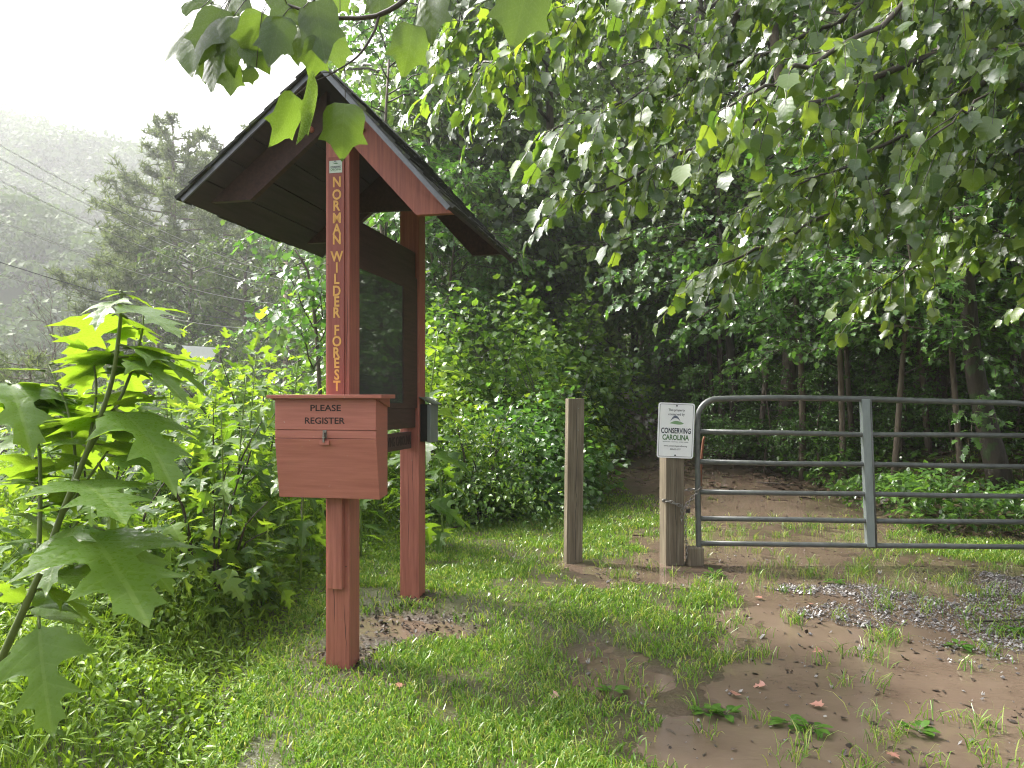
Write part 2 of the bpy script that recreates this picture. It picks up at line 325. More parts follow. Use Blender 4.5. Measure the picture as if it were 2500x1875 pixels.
M['paper'] = paper_mat('printed_notice', (.75, .78, .70), 130, (.20, .21, .2)); M['map'] = paper_mat('printed_trail_map', (.50, .58, .46), 14, (.2, .26, .2)); M['darkposter'] = paper_mat('dark_poster', (.20, .24, .26), 40, (.05, .06, .07))

# ------------------------------------------------------------------ leaves
def leaf_template(half, stations, cols=2, fold=.25, droop=.18, curl=.15, petiole=0.0):
    """half: outline (x, y) monotone in x. Returns verts, tris, uv"""
    half = [p if len(p) == 3 else (p[0], p[0], p[1]) for p in half]
    hx = [p[0] for p in half]; he = [p[1] for p in half]; hy = [p[2] for p in half]
    V = []; U = []; T = []
    xs = list(stations); nc = 2 * cols + 1
    for x in xs:
        e = float(np.interp(x, hx, hy)); xe = float(np.interp(x, hx, he)) - x; xm = x
        for j in range(-cols, cols + 1):
            t = j / cols; y = e * t; ay = abs(y); x = xm + xe * abs(t) ** 1.5
            z = ay * fold - droop * x * x - curl * ay * ay * 2
            V.append((x, y, z)); U.append((x, y))
    for i in range(len(xs) - 1):
        for j in range(nc - 1):
            a = i * nc + j; T += [(a, a + nc, a + nc + 1), (a, a + nc + 1, a + 1)]
    V = np.array(V, np.float32); T = np.array(T, np.int32); U = np.array(U, np.float32)
    if petiole:
        b = len(V); V = np.vstack([V, [(-petiole, .012, .04), (-petiole, -.012, .04), (.02, -.008, 0), (.02, .008, 0)]]).astype(np.float32)
        U = np.vstack([U, np.zeros((4, 2))]).astype(np.float32); T = np.vstack([T, [(b, b + 1, b + 2), (b, b + 2, b + 3)]]).astype(np.int32)
    return V, T, U
TULIP = [(0, 0, .0), (.03, .01, .18), (.1, .08, .31), (.2, .22, .37), (.34, .36, .36), (.46, .5, .35), (.56, .66, .44), (.62, .68, .30), (.7, .74, .2), (.84, .86, .12), (1, 1, 0)]
tul_near = leaf_template(TULIP, [0, .03, .1, .2, .27, .34, .4, .46, .56, .62, .7, .77, .84, .92, 1], 3, .18, .22, .3, 0)
tul_mid = leaf_template(TULIP, [0, .03, .1, .3, .46, .56, .62, .8, 1], 1, .25, .25, 0, .5)
tul_far = leaf_template([(0, 0), (.15, .4), (.6, .5), (.68, .26), (1, 0)], [0, .15, .6, .68, 1], 1, .25, .2, 0)
MAPLE = [(0, 0, .0), (.04, -.03, .22), (.12, .14, .2), (.24, .32, .5), (.32, .36, .26), (.42, .46, .22), (.55, .64, .33), (.64, .68, .13), (1, 1, 0)]
map_mid = leaf_template(MAPLE, [0, .04, .12, .24, .32, .42, .55, .64, 1], 1, .15, .2, 0, .4)
oval = leaf_template([(0, 0), (.25, .28), (.6, .24), (1, 0)], [0, .25, .6, 1], 1, .25, .25, 0)
lance = leaf_template([(0, 0), (.3, .1), (.65, .08), (1, 0)], [0, .3, .65, 1], 1, .2, .35, 0)
BIG = [(0,0,.012),(.10,.10,.02),(.15,.14,.07),(.19,.17,.17),(.22,.24,.22),(.25,.26,.21),(.28,.30,.30),(.32,.38,.33),(.35,.41,.34),(.39,.50,.45),(.42,.47,.28),(.45,.47,.16),(.49,.50,.11),(.54,.56,.11),(.59,.63,.17),(.64,.76,.27),(.68,.73,.15),(.73,.76,.09),(.79,.82,.10),(.84,.90,.12),(.88,.90,.06),(.94,.95,.03),(1,1,0)]
big_near = leaf_template([(a, b, c * .92) for a, b, c in BIG], [p[0] for p in BIG], 4, .26, .26, .35)
big_mid = leaf_template(BIG, [0, .10, .19, .28, .35, .39, .45, .54, .64, .73, .84, 1], 1, .25, .45, 0)

def scatter(tmpl, pos, d, nrm, size, jitter=0):
    V0, T0, U0 = tmpl; N = len(pos)
    d = d / (np.linalg.norm(d, axis=1, keepdims=True) + 1e-9)
    nrm = nrm - d * (d * nrm).sum(1, keepdims=True); nrm /= (np.linalg.norm(nrm, axis=1, keepdims=True) + 1e-9)
    s = np.cross(nrm, d); size = np.asarray(size).reshape(-1, 1, 1)
    k = len(V0); zs = rng.uniform(.3, 1.7, (N, 1, 1)); ys = rng.uniform(.85, 1.12, (N, 1, 1))
    V = pos[:, None, :] + size * (V0[None, :, 0:1] * d[:, None, :] + ys * V0[None, :, 1:2] * s[:, None, :] + zs * V0[None, :, 2:3] * nrm[:, None, :])
    T = T0[None] + (np.arange(N) * k)[:, None, None]
    return V.reshape(-1, 3), T.reshape(-1, 3), np.tile(U0, (N, 1))
def merge(parts):
    V = []; T = []; U = []; o = 0
    for v, t, u in parts: V.append(v); T.append(t + o); U.append(u); o += len(v)
    return np.vstack(V), np.vstack(T), np.vstack(U)
def unit(n):
    a = rng.normal(size=(n, 3)); return a / np.linalg.norm(a, axis=1, keepdims=True)
UP = np.array([0, 0, 1.0])
def leaf_dirs(n, out=None, droop=.5, upn=1.0, rnd=.6):
    d = unit(n) * rnd
    if out is not None: d = d + out
    d[:, 2] -= droop
    nr = unit(n) * .55 + UP * upn
    if out is not None: nr = nr + out * .35
    return d, nr

# ------------------------------------------------------------------ structure: ground, water, hills
xs = np.concatenate([np.linspace(-420, -14, 40)[:-1], np.linspace(-14, -3, 50)[:-1], np.linspace(-3, 5, 290)[:-1], np.linspace(5, 16, 70)[:-1], np.linspace(16, 420, 40)])
ys = np.concatenate([np.linspace(-40, 2.2, 16)[:-1], np.linspace(2.2, 8.5, 240)[:-1], np.linspace(8.5, 20, 120)[:-1], np.linspace(20, 60, 60)[:-1], np.linspace(60, 500, 40)])
X, Y = np.meshgrid(xs, ys); nx, ny = len(xs), len(ys)
mud = mudmask(X, Y) * (X > left_edge(Y) - .2)
detail = ((Y < 30) & (np.abs(X) < 16)).astype(float)
rough = (fbm(X * 5, Y * 5, 3, 4) - .5) * .044 + (fbm(X * 1.1, Y * 1.1, 77, 3) - .5) * .05
Z = gz(X, Y) + rough * detail * np.clip(.4 + (Y - 2) / 10, .4, 1.0) - .023 * mud * detail
red = sm((fbm(X * .5, Y * .5, 123, 3) - .5) * 8) * (X > 4.4) * (Y > 8)
wet = np.clip(mud * 1.6 + red * .8 + .5 * ((Y > 8) & (X > left_edge(Y))), 0, 1)
V = np.stack([X, Y, Z], -1).reshape(-1, 3); idx = np.arange(nx * ny).reshape(ny, nx)
Q = np.stack([idx[:-1, :-1], idx[:-1, 1:], idx[1:, 1:], idx[1:, :-1]], -1).reshape(-1, 4)
tag(obj('ground', tri_mesh('ground', V, Q, M['ground'], smooth=True, attr=wet.ravel())), 'wet brown soil under the grass, mud and forest floor', 'ground', kind='structure')
# standing water follows the smooth grade just above the low places of the soil
wx = np.linspace(-1.6, 6, 200); wy = np.linspace(2.2, 19, 380); WX, WY = np.meshgrid(wx, wy)
wm = mudmask(WX, WY) * (WX > left_edge(WY) + .1)
WZ = gz(WX, WY) - .0090
i2 = np.arange(WX.size).reshape(WX.shape)
Q = np.stack([i2[:-1, :-1], i2[:-1, 1:], i2[1:, 1:], i2[1:, :-1]], -1).reshape(-1, 4)
keep = wm.ravel()[Q].max(1) > .42
tag(obj('water', tri_mesh('water', np.stack([WX, WY, WZ], -1).reshape(-1, 3), Q[keep], M['water'], smooth=True)), 'brown rain puddles running over the muddy ground', 'puddle', kind='structure')

# ------------------------------------------------------------------ grass, gravel, litter, low weeds
def in_view(x, y, margin=250):
    u = 1250 + x / np.maximum(y, .5) * F; return (y > 1.5) & (u > -margin) & (u < 2500 + margin)
def blades(x, y, h, wd, lean=.5, tmpl=None):
    n = len(x); z = gz(x, y) - .006
    a = rng.uniform(0, 2 * np.pi, n); dx, dy = np.cos(a), np.sin(a); b = rng.uniform(0, 2 * np.pi, n); lx, ly = np.cos(b) * lean, np.sin(b) * lean
    h = h[:, None]; w2 = wd * .5
    base = np.stack([x, y, z], 1); side = np.stack([dx * w2, dy * w2, 0 * dx], 1); ln = np.stack([lx, ly, 0 * lx], 1) * rng.uniform(.2, 1.3, (n, 1))
    p1 = base + h * (UP * .5 + ln * .25); p2 = base + h * (UP * .85 + ln * .75); p3 = base + h * (UP * .8 + ln * 1.35)
    V = np.stack([base - side, base + side, p1 - side, p1 + side, p2 - side * .7, p2 + side * .7, p3], 1)
    T = np.array([(0, 1, 3), (0, 3, 2), (2, 3, 5), (2, 5, 4), (4, 5, 6)])[None] + (np.arange(n) * 7)[:, None, None]
    return V.reshape(-1, 3), T.reshape(-1, 3), np.zeros((n * 7, 2), np.float32)
def rand_area(n, x0, x1, y0, y1, pw=1.0):
    return rng.uniform(x0, x1, n), y0 + (y1 - y0) * rng.random(n) ** pw
parts = []
x, y = rand_area(620000, -1.9, 6.2, 2.3, 17, 1.5)
m = mudmask(x, y); keep = in_view(x, y) & (x > left_edge(y)) & (rng.random(len(x)) > (m * 2.6 - .25)) & (gz(x, y) < .9)
shade = (y > 8) & (x > 1.2); keep &= ~(shade & (rng.random(len(x)) < np.clip((x - 1) * .35, 0, .85)))
keep &= ~(y > 11.6 + rng.normal(size=len(x)) * .4) & ~((y > 10.2) & (x > 1.6)); dens = fbm(x * 3, y * 3, 60, 3); keep &= rng.random(len(x)) < np.clip(dens * 3.4 - 1.0, .12, 1)
x, y, m = x[keep], y[keep], m[keep]
h = (.018 + .043 * fbm(x * 2, y * 2, 44, 3)) * rng.uniform(.5, 1.5, len(x)) * (1 - .3 * m)
print('grass blades', len(x)); parts.append(blades(x, y, h, (.0048 + .0013 * y / 3).clip(.005, .009), .8))
# scattered tufts standing in the water and mud
tx, ty = rand_area(900, -.2, 4.4, 2.3, 9); k = rng.random(900) < np.clip(fbm(tx * 1.5, ty * 1.5, 71, 3) * 3 - .9, .1, 1); tx, ty = tx[k], ty[k]; k = in_view(tx, ty); tx, ty = tx[k], ty[k]
bx = np.repeat(tx, 16) + rng.normal(size=len(tx) * 16) * .035; by = np.repeat(ty, 16) + rng.normal(size=len(tx) * 16) * .035
parts.append(blades(bx, by, rng.uniform(.04, .10, len(bx)), .005, 1.0))
g = merge(parts)
tag(obj('lawn_grass', tri_mesh('lawn_grass', g[0], g[1], M['grass'])), 'short wet bright green grass growing across the clearing', 'grass', kind='stuff')
# gravel
ico_v = []; 
def stones(x, y, s, lift=.3):
    n = len(x); base = np.array([(1, 0, 0), (-1, 0, 0), (0, 1, 0), (0, -1, 0), (0, 0, 1), (0, 0, -1)], float)
    T0 = np.array([(0, 2, 4), (2, 1, 4), (1, 3, 4), (3, 0, 4), (2, 0, 5), (1, 2, 5), (3, 1, 5), (0, 3, 5)])
    V = base[None] * rng.uniform(.45, 1.1, (n, 6, 1)) * s[:, None, None]; V[:, :, 2] *= .6
    a = rng.uniform(0, 6.28, n); c, s_ = np.cos(a)[:, None], np.sin(a)[:, None]
    xx = V[:, :, 0] * c - V[:, :, 1] * s_; yy = V[:, :, 0] * s_ + V[:, :, 1] * c
    tilt = rng.normal(size=(n, 1)) * .5; zz = V[:, :, 2] + xx * tilt
    W = np.stack([xx + x[:, None], yy + y[:, None], zz + (gz(x, y) + s * lift)[:, None]], -1)
    return W.reshape(-1, 3), (T0[None] + (np.arange(n) * 6)[:, None, None]).reshape(-1, 3), np.zeros((n * 6, 2), np.float32)
def pixel_mask(x, y, blobs):
    u = 1250 + x / y * F; v = HV + (H - gz(x, y)) / y * F; m = 0
    for cu, cv, ru, rv in blobs: m = np.maximum(m, np.exp(-(((u - cu) / ru) ** 2 + ((v - cv) / rv) ** 2)))
    return m
x, y = rand_area(160000, -1.6, 5.2, 2.6, 7.2)
gm = pixel_mask(x, y, [(2260, 1490, 330, 60), (2450, 1530, 230, 80), (2050, 1440, 160, 22), (2500, 1440, 200, 45)])
gm2 = pixel_mask(x, y, [(960, 1530, 110, 34), (860, 1600, 100, 34)]) * .0
nz_ = fbm(x * 4, y * 4, 88, 3); k = (rng.random(len(x)) < np.clip((np.maximum(gm, gm2) + nz_ - .5 - .42) * 3, 0, .85)) & in_view(x, y, 60); k |= (rng.random(len(x)) < .010 * mudmask(x, y) * (x > .2)) & in_view(x, y, 60)
x, y = x[k], y[k]; s = rng.gamma(3, .0026, len(x)).clip(.003, .02); print('stones', len(x))
st = stones(x, y, s, .1)
tag(obj('gravel', tri_mesh('gravel', st[0], st[1], M['stone'])), 'grey crushed gravel washed into a bar beside the puddle', 'gravel', kind='stuff')
# leaf litter on trail and forest floor
x, y = rand_area(60000, -1, 26, 7.5, 45, 1.3); k = in_view(x, y) & (x > left_edge(y) + .1) & ((y > 10.5) | (x > 4.3)) & ((np.abs(x - np.interp(y, [9, 16, 22, 30], [2.7, 2.4, 2.7, 3.5])) > 1.1) | (rng.random(len(x)) < .25)); x, y = x[k], y[k]; n = len(x)
d = unit(n); d[:, 2] *= .25; nr = unit(n) * .3 + UP
g = scatter(oval, np.stack([x, y, gz(x, y) + .02], 1), d, nr, rng.uniform(.05, .11, n) * (1 + y / 30))
tag(obj('leaf_litter', tri_mesh('leaf_litter', g[0], g[1], M['litter'])), 'brown fallen leaves covering the forest floor and path', 'leaf litter', kind='stuff')
x, y = rand_area(30000, -1.6, 1.2, 2.8, 6.5); mm = pixel_mask(x, y, [(990, 1520, 170, 60), (850, 1600, 150, 60), (1030, 1450, 120, 26)]); k = rng.random(len(x)) < mm * .4; x, y = x[k], y[k]; n = len(x)
d = unit(n); d[:, 2] *= .6; g = scatter(oval, np.stack([x, y, gz(x, y) + .004], 1), d, unit(n) * .6 + UP, rng.uniform(.012, .04, n))
tag(obj('soggy_mulch', tri_mesh('soggy_mulch', g[0], g[1], M['mulch'])), 'dark wet mulch and debris around the feet of the kiosk', 'mulch', kind='stuff')
x, y = rand_area(9000, -.5, 5.5, 2.4, 12); k = in_view(x, y) & (x > left_edge(y)) & (rng.random(len(x)) < mudmask(x, y) * .45 * fbm(x * 2, y * 2, 19, 3) * 2); x, y = x[k], y[k]; n = len(x)
d = unit(n); d[:, 2] *= .3; tl_ = rng.random(n) < .4; pos = np.stack([x, y, gz(x, y) - .004], 1); nr = unit(n) * .4 + UP; sz = rng.uniform(.012, .05, n)
g = merge([scatter(lance, pos[tl_], d[tl_], nr[tl_], sz[tl_] * 1.6), scatter(oval, pos[~tl_], d[~tl_], nr[~tl_], sz[~tl_])])
tag(obj('mud_debris', tri_mesh('mud_debris', g[0], g[1], M['mulch'])), 'bits of rotten leaf and twig scattered over the mud and puddles', 'debris', kind='stuff')
# herb layer on the forest bank
x, y = rand_area(330000, -2, 26, 7.6, 40, 1.2)
cl = fbm(x * .9, y * .9, 200, 3)
k = in_view(x, y) & (x > np.interp(y, [8, 11.5, 14.5, 22, 30, 40], [4.05, 4.2, 3.6, 3.9, 4.4, 5])) & (rng.random(len(x)) < np.clip((cl - .25) * 4, .2, 1)); x, y, cl = x[k], y[k], cl[k]
x2, y2 = rand_area(50000, -1, 3.2, 15, 40, 1.0); k = in_view(x2, y2) & (np.abs(x2 - 3.0 - (y2 > 20) * .3) > .8) & (fbm(x2, y2, 9, 2) > .45); x = np.r_[x, x2[k]]; y = np.r_[y, y2[k]]; cl = np.r_[cl, fbm(x2[k], y2[k], 9, 2)]
n = len(x); print('herbs', n); hh = rng.random(n) ** .7 * (.14 + 1.3 * np.clip(cl - .35, 0, .5)) 
d, nr = leaf_dirs(n, None, .1, 1.2, 1.0); d[:, 2] *= .5
g = scatter(oval, np.stack([x, y, gz(x, y) + hh + .01], 1), d, nr, rng.uniform(.05, .11, n) * (1 + y / 50))
tag(obj('forest_undergrowth', tri_mesh('forest_undergrowth', g[0], g[1], M['herb'])), 'dark green seedlings and ferns covering the forest bank', 'undergrowth', kind='stuff')
# low weeds left of the lawn
def hw(x, y):
    e = left_edge(y) - x; return sm(e / .9) * (.22 + .62 * fbm(x * 1.6, y * 1.6, 301, 3)) + sm(e / 2.5) * .25
x, y = rand_area(240000, -6, .8, 1.25, 9, 1.25); k = in_view(x, y, 300) & (x < left_edge(y) + .12); x, y = x[k], y[k]; n = len(x); print('weeds', n)
t = rng.random(n) ** .45; z = gz(x, y) + hw(x, y) * t + .01
d, nr = leaf_dirs(n, None, .25, 1.1, 1.0); pos = np.stack([x, y, z], 1)
typ = fbm(x * 1.3, y * 1.3, 55, 2) + rng.normal(size=n) * .06 > .44; sz = rng.uniform(.022, .052, n)
g = merge([scatter(lance, pos[typ], d[typ], nr[typ], sz[typ] * 1.45), scatter(oval, pos[~typ], d[~typ], nr[~typ], sz[~typ])])
sx_, sy_ = rand_area(17000, -5, .8, 1.3, 8); k = in_view(sx_, sy_, 200) & (sx_ < left_edge(sy_)); sx_, sy_ = sx_[k], sy_[k]
g2 = blades(sx_, sy_, hw(sx_, sy_) * 1.1 + .03, .0035, .5); g = merge([g, g2])
tag(obj('low_undergrowth', tri_mesh('low_undergrowth', g[0], g[1], M['weed'])), 'low tangle of small leaved weeds and stiltgrass edging the lawn', 'undergrowth', kind='stuff')

# ------------------------------------------------------------------ trail kiosk
PSI = R(12); KO = Vector((-.939, 4.253, 0)); kq_ = Vector((math.cos(PSI), -math.sin(PSI), 0)); kp_ = Vector((math.sin(PSI), math.cos(PSI), 0))
def kface(u, v, y):                          # local (x, z) on the kiosk's plane y
    k = (u - 1250) / F; a = KO + kp_ * y; x = (k * a.y - a.x) / (kq_.x - k * kq_.y); Yd = a.y + kq_.y * x
    return x, H + (HV - v) / F * Yd
def kside(u, v, x):                          # local (y, z) on the kiosk's plane x
    k = (u - 1250) / F; a = KO + kq_ * x; y = (k * a.y - a.x) / (kp_.x - k * kp_.y); Yd = a.y + kp_.y * y
    return y, H + (HV - v) / F * Yd
K = empty('trail_kiosk', KO, -PSI, 'red stained trailhead kiosk with gabled shingle roof, yellow upright lettering and a register box', 'kiosk')
S = 1.16; far_y = S
RX, RZ = -.024, 3.20; LX, LZ = -.828, 2.545; QX, QZ = .68, 2.422; Y0, Y1 = -.247, 1.30
def slope(side, s, off):                     # point on a roof plane: s along slope 0..1, off above it
    ex, ez = (LX, LZ) if side < 0 else (QX, QZ); d = Vector((ex - RX, ez - RZ)); L_ = d.length; d /= L_
    nrm = Vector((-d.y, d.x)) if side > 0 else Vector((d.y, -d.x))
    return Vector((RX, RZ)) + d * (s * L_) + nrm * off
for b, y0, ztop in ((-.07, -.07, 3.06), (-.07, S - .07, 3.06)):
    mb = MB(); mb.box((-.07, y0, -.06 if y0 < 0 else .02), (.07, y0 + .14, ztop)); mb.build('post', M['red'], K, bevel=.006)
def cracks(parent, x0, y, zlo, zhi, seed, width=.0015, name='crack'):
    r_ = random.Random(seed); x_ = x0; pts = []
    for z in np.linspace(zlo, zhi, 12): x_ += r_.gauss(0, .0022); pts.append((x_, z))
    mb = MB(); n = len(pts)
    for i, ((xa, za), (xb, zb)) in enumerate(zip(pts, pts[1:])):
        wa = width * math.sin(math.pi * (i + .15) / n); wb = width * math.sin(math.pi * (i + 1.15) / n)
        mb.add([(xa - wa, y, za), (xa + wa, y, za), (xb + wb, y, zb), (xb - wb, y, zb)], [(0, 1, 2, 3)])
    mb.build(name, M['black'], parent)
cracks(K, -.02, -.0706, .12, .62, 1); cracks(K, .045, -.0706, .02, .34, 2); cracks(K, .052, -.0706, 1.5, 2.1, 3, .001)
cracks(K, -.01, S - .0706, .25, .95, 4); cracks(K, .035, S - .0706, .7, 1.22, 5, .001)
for x_, z_ in ((-.02, .95), (.05, .55), (-.05, .78), (.04, 1.62), (-.055, 2.2)):
    mb = MB(); mb.tube([(x_, -.069, z_), (x_, -.0712, z_)], .004, 8); mb.build('screw_head', M['recess_dark'], K)
# ceiling boards, shingles
for side in (-1, 1):
    YE = Y1 + (.14 if side < 0 else 0); mb = MB(); n = 6
    for i in range(n):
        a, b = i / n + .004, (i + 1) / n - .004
        p = [slope(side, a, 0), slope(side, b, 0), slope(side, b, .018), slope(side, a, .018)]
        mb.prism([tuple(q) for q in (p if side > 0 else p[::-1])], 1, Y0 + .01, YE - .01)
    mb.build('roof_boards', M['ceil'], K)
    mb = MB(); rows = 9
    for i in range(rows):                    # overlapping courses of tabs with ragged edges
        y = Y0 - .02
        while y < YE + .02:
            wd = random.uniform(.12, .2); a = max(0, i / rows - .02); b = (i + 1) / rows + .012 + random.uniform(-.004, .012); t = .024 + random.uniform(0, .004)
            p = [slope(side, a, .020), slope(side, b, .024 if i < rows - 1 else .020), slope(side, b, t + .012), slope(side, a, t)]
            y1_ = min(y + wd - .004, YE + .03)
            if y1_ > y + .01: mb.prism([tuple(q) for q in (p if side > 0 else p[::-1])], 1, y + (random.uniform(-.008, .004) if y < Y0 else 0), y1_)
            y += wd
    mb.build('shingles', M['shingle'], K)
    for yy in (Y0 - .004, YE - .008):        # drip edge and barge board
        mb = MB(); p = [slope(side, .0, -.006), slope(side, 1, -.006), slope(side, 1, .0195), slope(side, 0, .0195)]
        mb.prism([tuple(q) for q in (p if side > 0 else p[::-1])], 1, yy, yy + .012); mb.build('drip_edge', M['drip'], K)
mb = MB(); mb.prism([(RX - .10, RZ - .045), (RX, RZ + .052), (RX + .10, RZ - .07), (RX, RZ + .034)], 1, Y0 - .03, Y1 + .03); mb.build('ridge_cap', M['shingle'], K)
def rafter(side, y0, y1, dep, xin, cutz):
    ex, ez = (LX, LZ) if side < 0 else (QX, QZ); dx = ex - RX; dz = ez - RZ; m_ = dz / dx; off = dep / math.cos(math.atan(abs(m_)))
    top = lambda x: RZ + (x - RX) * m_ - .003
    xt = RX + (cutz - RZ) / m_; xt = min(abs(xt), abs(ex) - .02) * side; xb = RX + (cutz + off - RZ) / m_
    pts = [(xin, top(xin)), (xt, top(xt)), (xt, cutz), (xb, cutz), (xin, top(xin) - off)]
    mb = MB(); mb.prism(pts if side > 0 else pts[::-1], 1, y0, y1); return mb.build('rafter', M['red' if side > 0 and y0 < .5 else 'shade'], K, bevel=.003)  # left and far rafters get the colour with shade painted in
for y0 in (-.055, S - .055):
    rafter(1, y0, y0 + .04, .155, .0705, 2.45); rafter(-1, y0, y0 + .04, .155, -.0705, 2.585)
for x_, y_, z_ in ((.135, -.058, 2.93), (-.16, -.058, 2.95)):
    mb = MB(); mb.tube([(x_, y_ + .005, z_), (x_, y_ - .012, z_)], .017, 10); mb.build('bolt', M['red'], K)
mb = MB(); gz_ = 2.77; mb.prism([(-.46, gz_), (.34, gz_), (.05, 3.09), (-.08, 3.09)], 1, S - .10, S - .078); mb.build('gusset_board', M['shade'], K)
# notice panel between the posts
ya, yb = .0705, S - .0705
w0y, w0z = kside(875, 652, .06); w1y, _ = kside(986, 690, .06); wz0 = 1.44; wz1 = w0z
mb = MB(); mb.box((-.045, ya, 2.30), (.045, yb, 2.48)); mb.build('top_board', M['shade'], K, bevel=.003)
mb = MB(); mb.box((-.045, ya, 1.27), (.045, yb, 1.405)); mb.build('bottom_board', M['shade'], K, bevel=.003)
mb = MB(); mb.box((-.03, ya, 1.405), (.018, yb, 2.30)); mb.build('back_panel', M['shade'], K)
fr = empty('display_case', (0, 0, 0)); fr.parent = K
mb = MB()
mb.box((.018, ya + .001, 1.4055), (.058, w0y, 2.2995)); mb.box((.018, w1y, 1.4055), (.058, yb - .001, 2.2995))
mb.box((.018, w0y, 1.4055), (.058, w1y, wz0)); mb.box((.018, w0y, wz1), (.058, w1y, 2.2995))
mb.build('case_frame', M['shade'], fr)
mb = MB(); mb.box((.050, w0y, wz0), (.053, w1y, wz1)); mb.build('glass_pane', M['glass'], fr)
ym, _ = kside(946, 800, .05)
def sheet(name, y0, z0, y1, z1, mat, x=.0185):
    mb = MB(); mb.box((x, y0, z0), (x + .002, y1, z1)); mb.build(name, M[mat], fr)
sheet('trail_map', w0y + .005, wz0 + .25, ym - .01, wz1 - .01, 'map'); sheet('notice_sheet', w0y + .005, wz0 + .01, w0y + .12, wz0 + .235, 'paper')
sheet('notice_sheet', w0y + .135, wz0 + .01, ym - .01, wz0 + .235, 'paper'); sheet('poster', ym + .01, wz0 + .22, w1y - .01, wz1 - .01, 'darkposter')
sheet('notice_sheet', ym + .01, wz0 + .01, w1y - .01, wz0 + .205, 'paper')
# board with upright lettering on the near post
bx0, _ = kface(801, 600, -.083); bx1, _ = kface(840, 600, -.083)
_, zt = kface(820, 383, -.083)
nb = empty('name_board', (0, 0, 0)); nb.parent = K
mb = MB(); mb.box((bx0, -.083, 1.485), (bx1, -.0705, zt)); mb.build('board', M['redletter'], nb, bevel=.002)
LET = [('N', 444), ('O', 475), ('R', 502), ('M', 532), ('A', 559), ('N', 584), ('W', 626), ('I', 653), ('L', 681), ('D', 710), ('E', 736), ('R', 763),
       ('F', 806), ('O', 833), ('R', 860.5), ('E', 886), ('S', 914.5), ('T', 942)]
parts_ = []
for ch, v in LET:
    me = text_mesh('letter', ch, .077, M['tan'], bold=.0022, thick=.0008, sx=.86)
    x_, z_ = kface(822.5, v, -.084); co = np.array([c.co[:] for c in me.vertices]); cx = (co[:, 0].min() + co[:, 0].max()) / 2; cy = (co[:, 1].min() + co[:, 1].max()) / 2
    me.transform(Matrix.Translation((x_ - cx, -.0845, z_ - cy * 0)) @ Matrix.Rotation(R(90), 4, 'X') @ Matrix.Translation((0, -cy, 0))); parts_.append(me)
def join(meshes, name, mats):
    mb = MB()
    for me in meshes: mb.add([v.co.copy() for v in me.vertices], [tuple(p.vertices) for p in me.polygons])
    return mb.mesh(name, mats)
obj('lettering', join(parts_, 'lettering', M['tan']), nb)
# small sticker
x0, z0 = kface(804, 423, -.084); x1, z1 = kface(835, 391, -.084)
st_ = empty('sticker', (0, 0, 0)); st_.parent = K
M['sticker'] = surf('sun_bleached_sticker', (.42, .50, .42), (.55, .62, .55), (60, 60, 60), .4, 0)
mb = MB(); mb.box((x0, -.0845, z0), (x1, -.0832, z1)); mb.build('sticker_face', M['sticker'], st_)
cxs = (x0 + x1) / 2
for body, zz, mt in (('CONSERVING', z0 + (z1 - z0) * .47, 'ink'), ('CAROLINA', z0 + (z1 - z0) * .27, 'greenink')):
    me = text_mesh('lettering', body, .0155, M[mt], .0003, .0003, sx=.62 if body[3] == 'S' else .78)
    obj('lettering', me, st_, (cxs, -.0849, zz), (R(90), 0, 0))
def hill_logo(cx, cz, s, y, parent, rx=0, topm='greyink'):
    n = 12; mb = MB(); t = [i / n for i in range(n + 1)]
    up = [(-.5 + q * .8, .04 + .46 * math.sin(math.pi * min(1, q * 1.02)) ** .8) for q in t]; lo = [(-.5 + q * .8, .04 + .26 * math.sin(math.pi * q) ** .9) for q in t]
    mb.prism([(cx + a * s, cz + b * s) for a, b in up + lo[::-1][1:-1]][::-1], 1, y, y + .0004); mb.build('logo_mark', M[topm], parent)
    mb = MB(); up = [(-.55 + q * 1.1, -.12 + .28 * math.sin(math.pi * q * .9) ** 1 * (1 - q * .5)) for q in t]; lo = [(-.55 + q * 1.1, -.12 - .12 * math.sin(math.pi * q) * q) for q in t]
    mb.prism([(cx + a * s, cz + b * s) for a, b in up + lo[::-1][1:-1]][::-1], 1, y, y + .0004); mb.build('logo_mark', M['palegreen' if s > .05 else 'greenink'], parent)
hill_logo(cxs, z0 + (z1 - z0) * .8, .026, -.0849, st_)
# lower support board under the box
x0, _ = kface(798.5, 1400, -.11); x1, z0 = kface(834, 1440, -.11)
mb = MB(); mb.box((x0, -.108, z0), (x1, -.0705, 1.0)); mb.build('support_board', M['red'], K, bevel=.003)
# register box
bxp = empty('register_box', (0, 0, 0)); bxp.parent = K
xl, xr = -.28, .29; fy = -.236
body = [(-.0715, .95), (-.0715, 1.464), (fy + .012, 1.464), (fy + .012, 1.255), (-.188 + .012, .938)]
mb = MB(); mb.prism(body[::-1], 0, xl, xr); mb.build('box_body', M['redx'], bxp)
mb = MB(); mb.box((xl - .001, fy, 1.3005), (xr + .001, fy + .012, 1.4645)); mb.build('lid_front', M['redx'], bxp, bevel=.002)
mb = MB(); mb.box((xl - .001, fy + .002, 1.2565), (xr + .001, fy + .012, 1.2975)); mb.build('middle_strip', M['redx'], bxp, bevel=.001)
pf = [(fy, 1.253), (-.188, .936), (-.188 + .0125, .936), (fy + .012, 1.253)]
mb = MB(); mb.prism(pf[::-1], 0, xl - .002, xr + .002); mb.build('front_panel', M['redx'], bxp, bevel=.0015)
mb = MB(); mb.prism([(-.0715, 1.4655), (-.27, 1.4655), (-.272, 1.484), (-.0715, 1.487)], 0, xl - .032, xr + .045); mb.build('lid', M['redx'], bxp, bevel=.002)
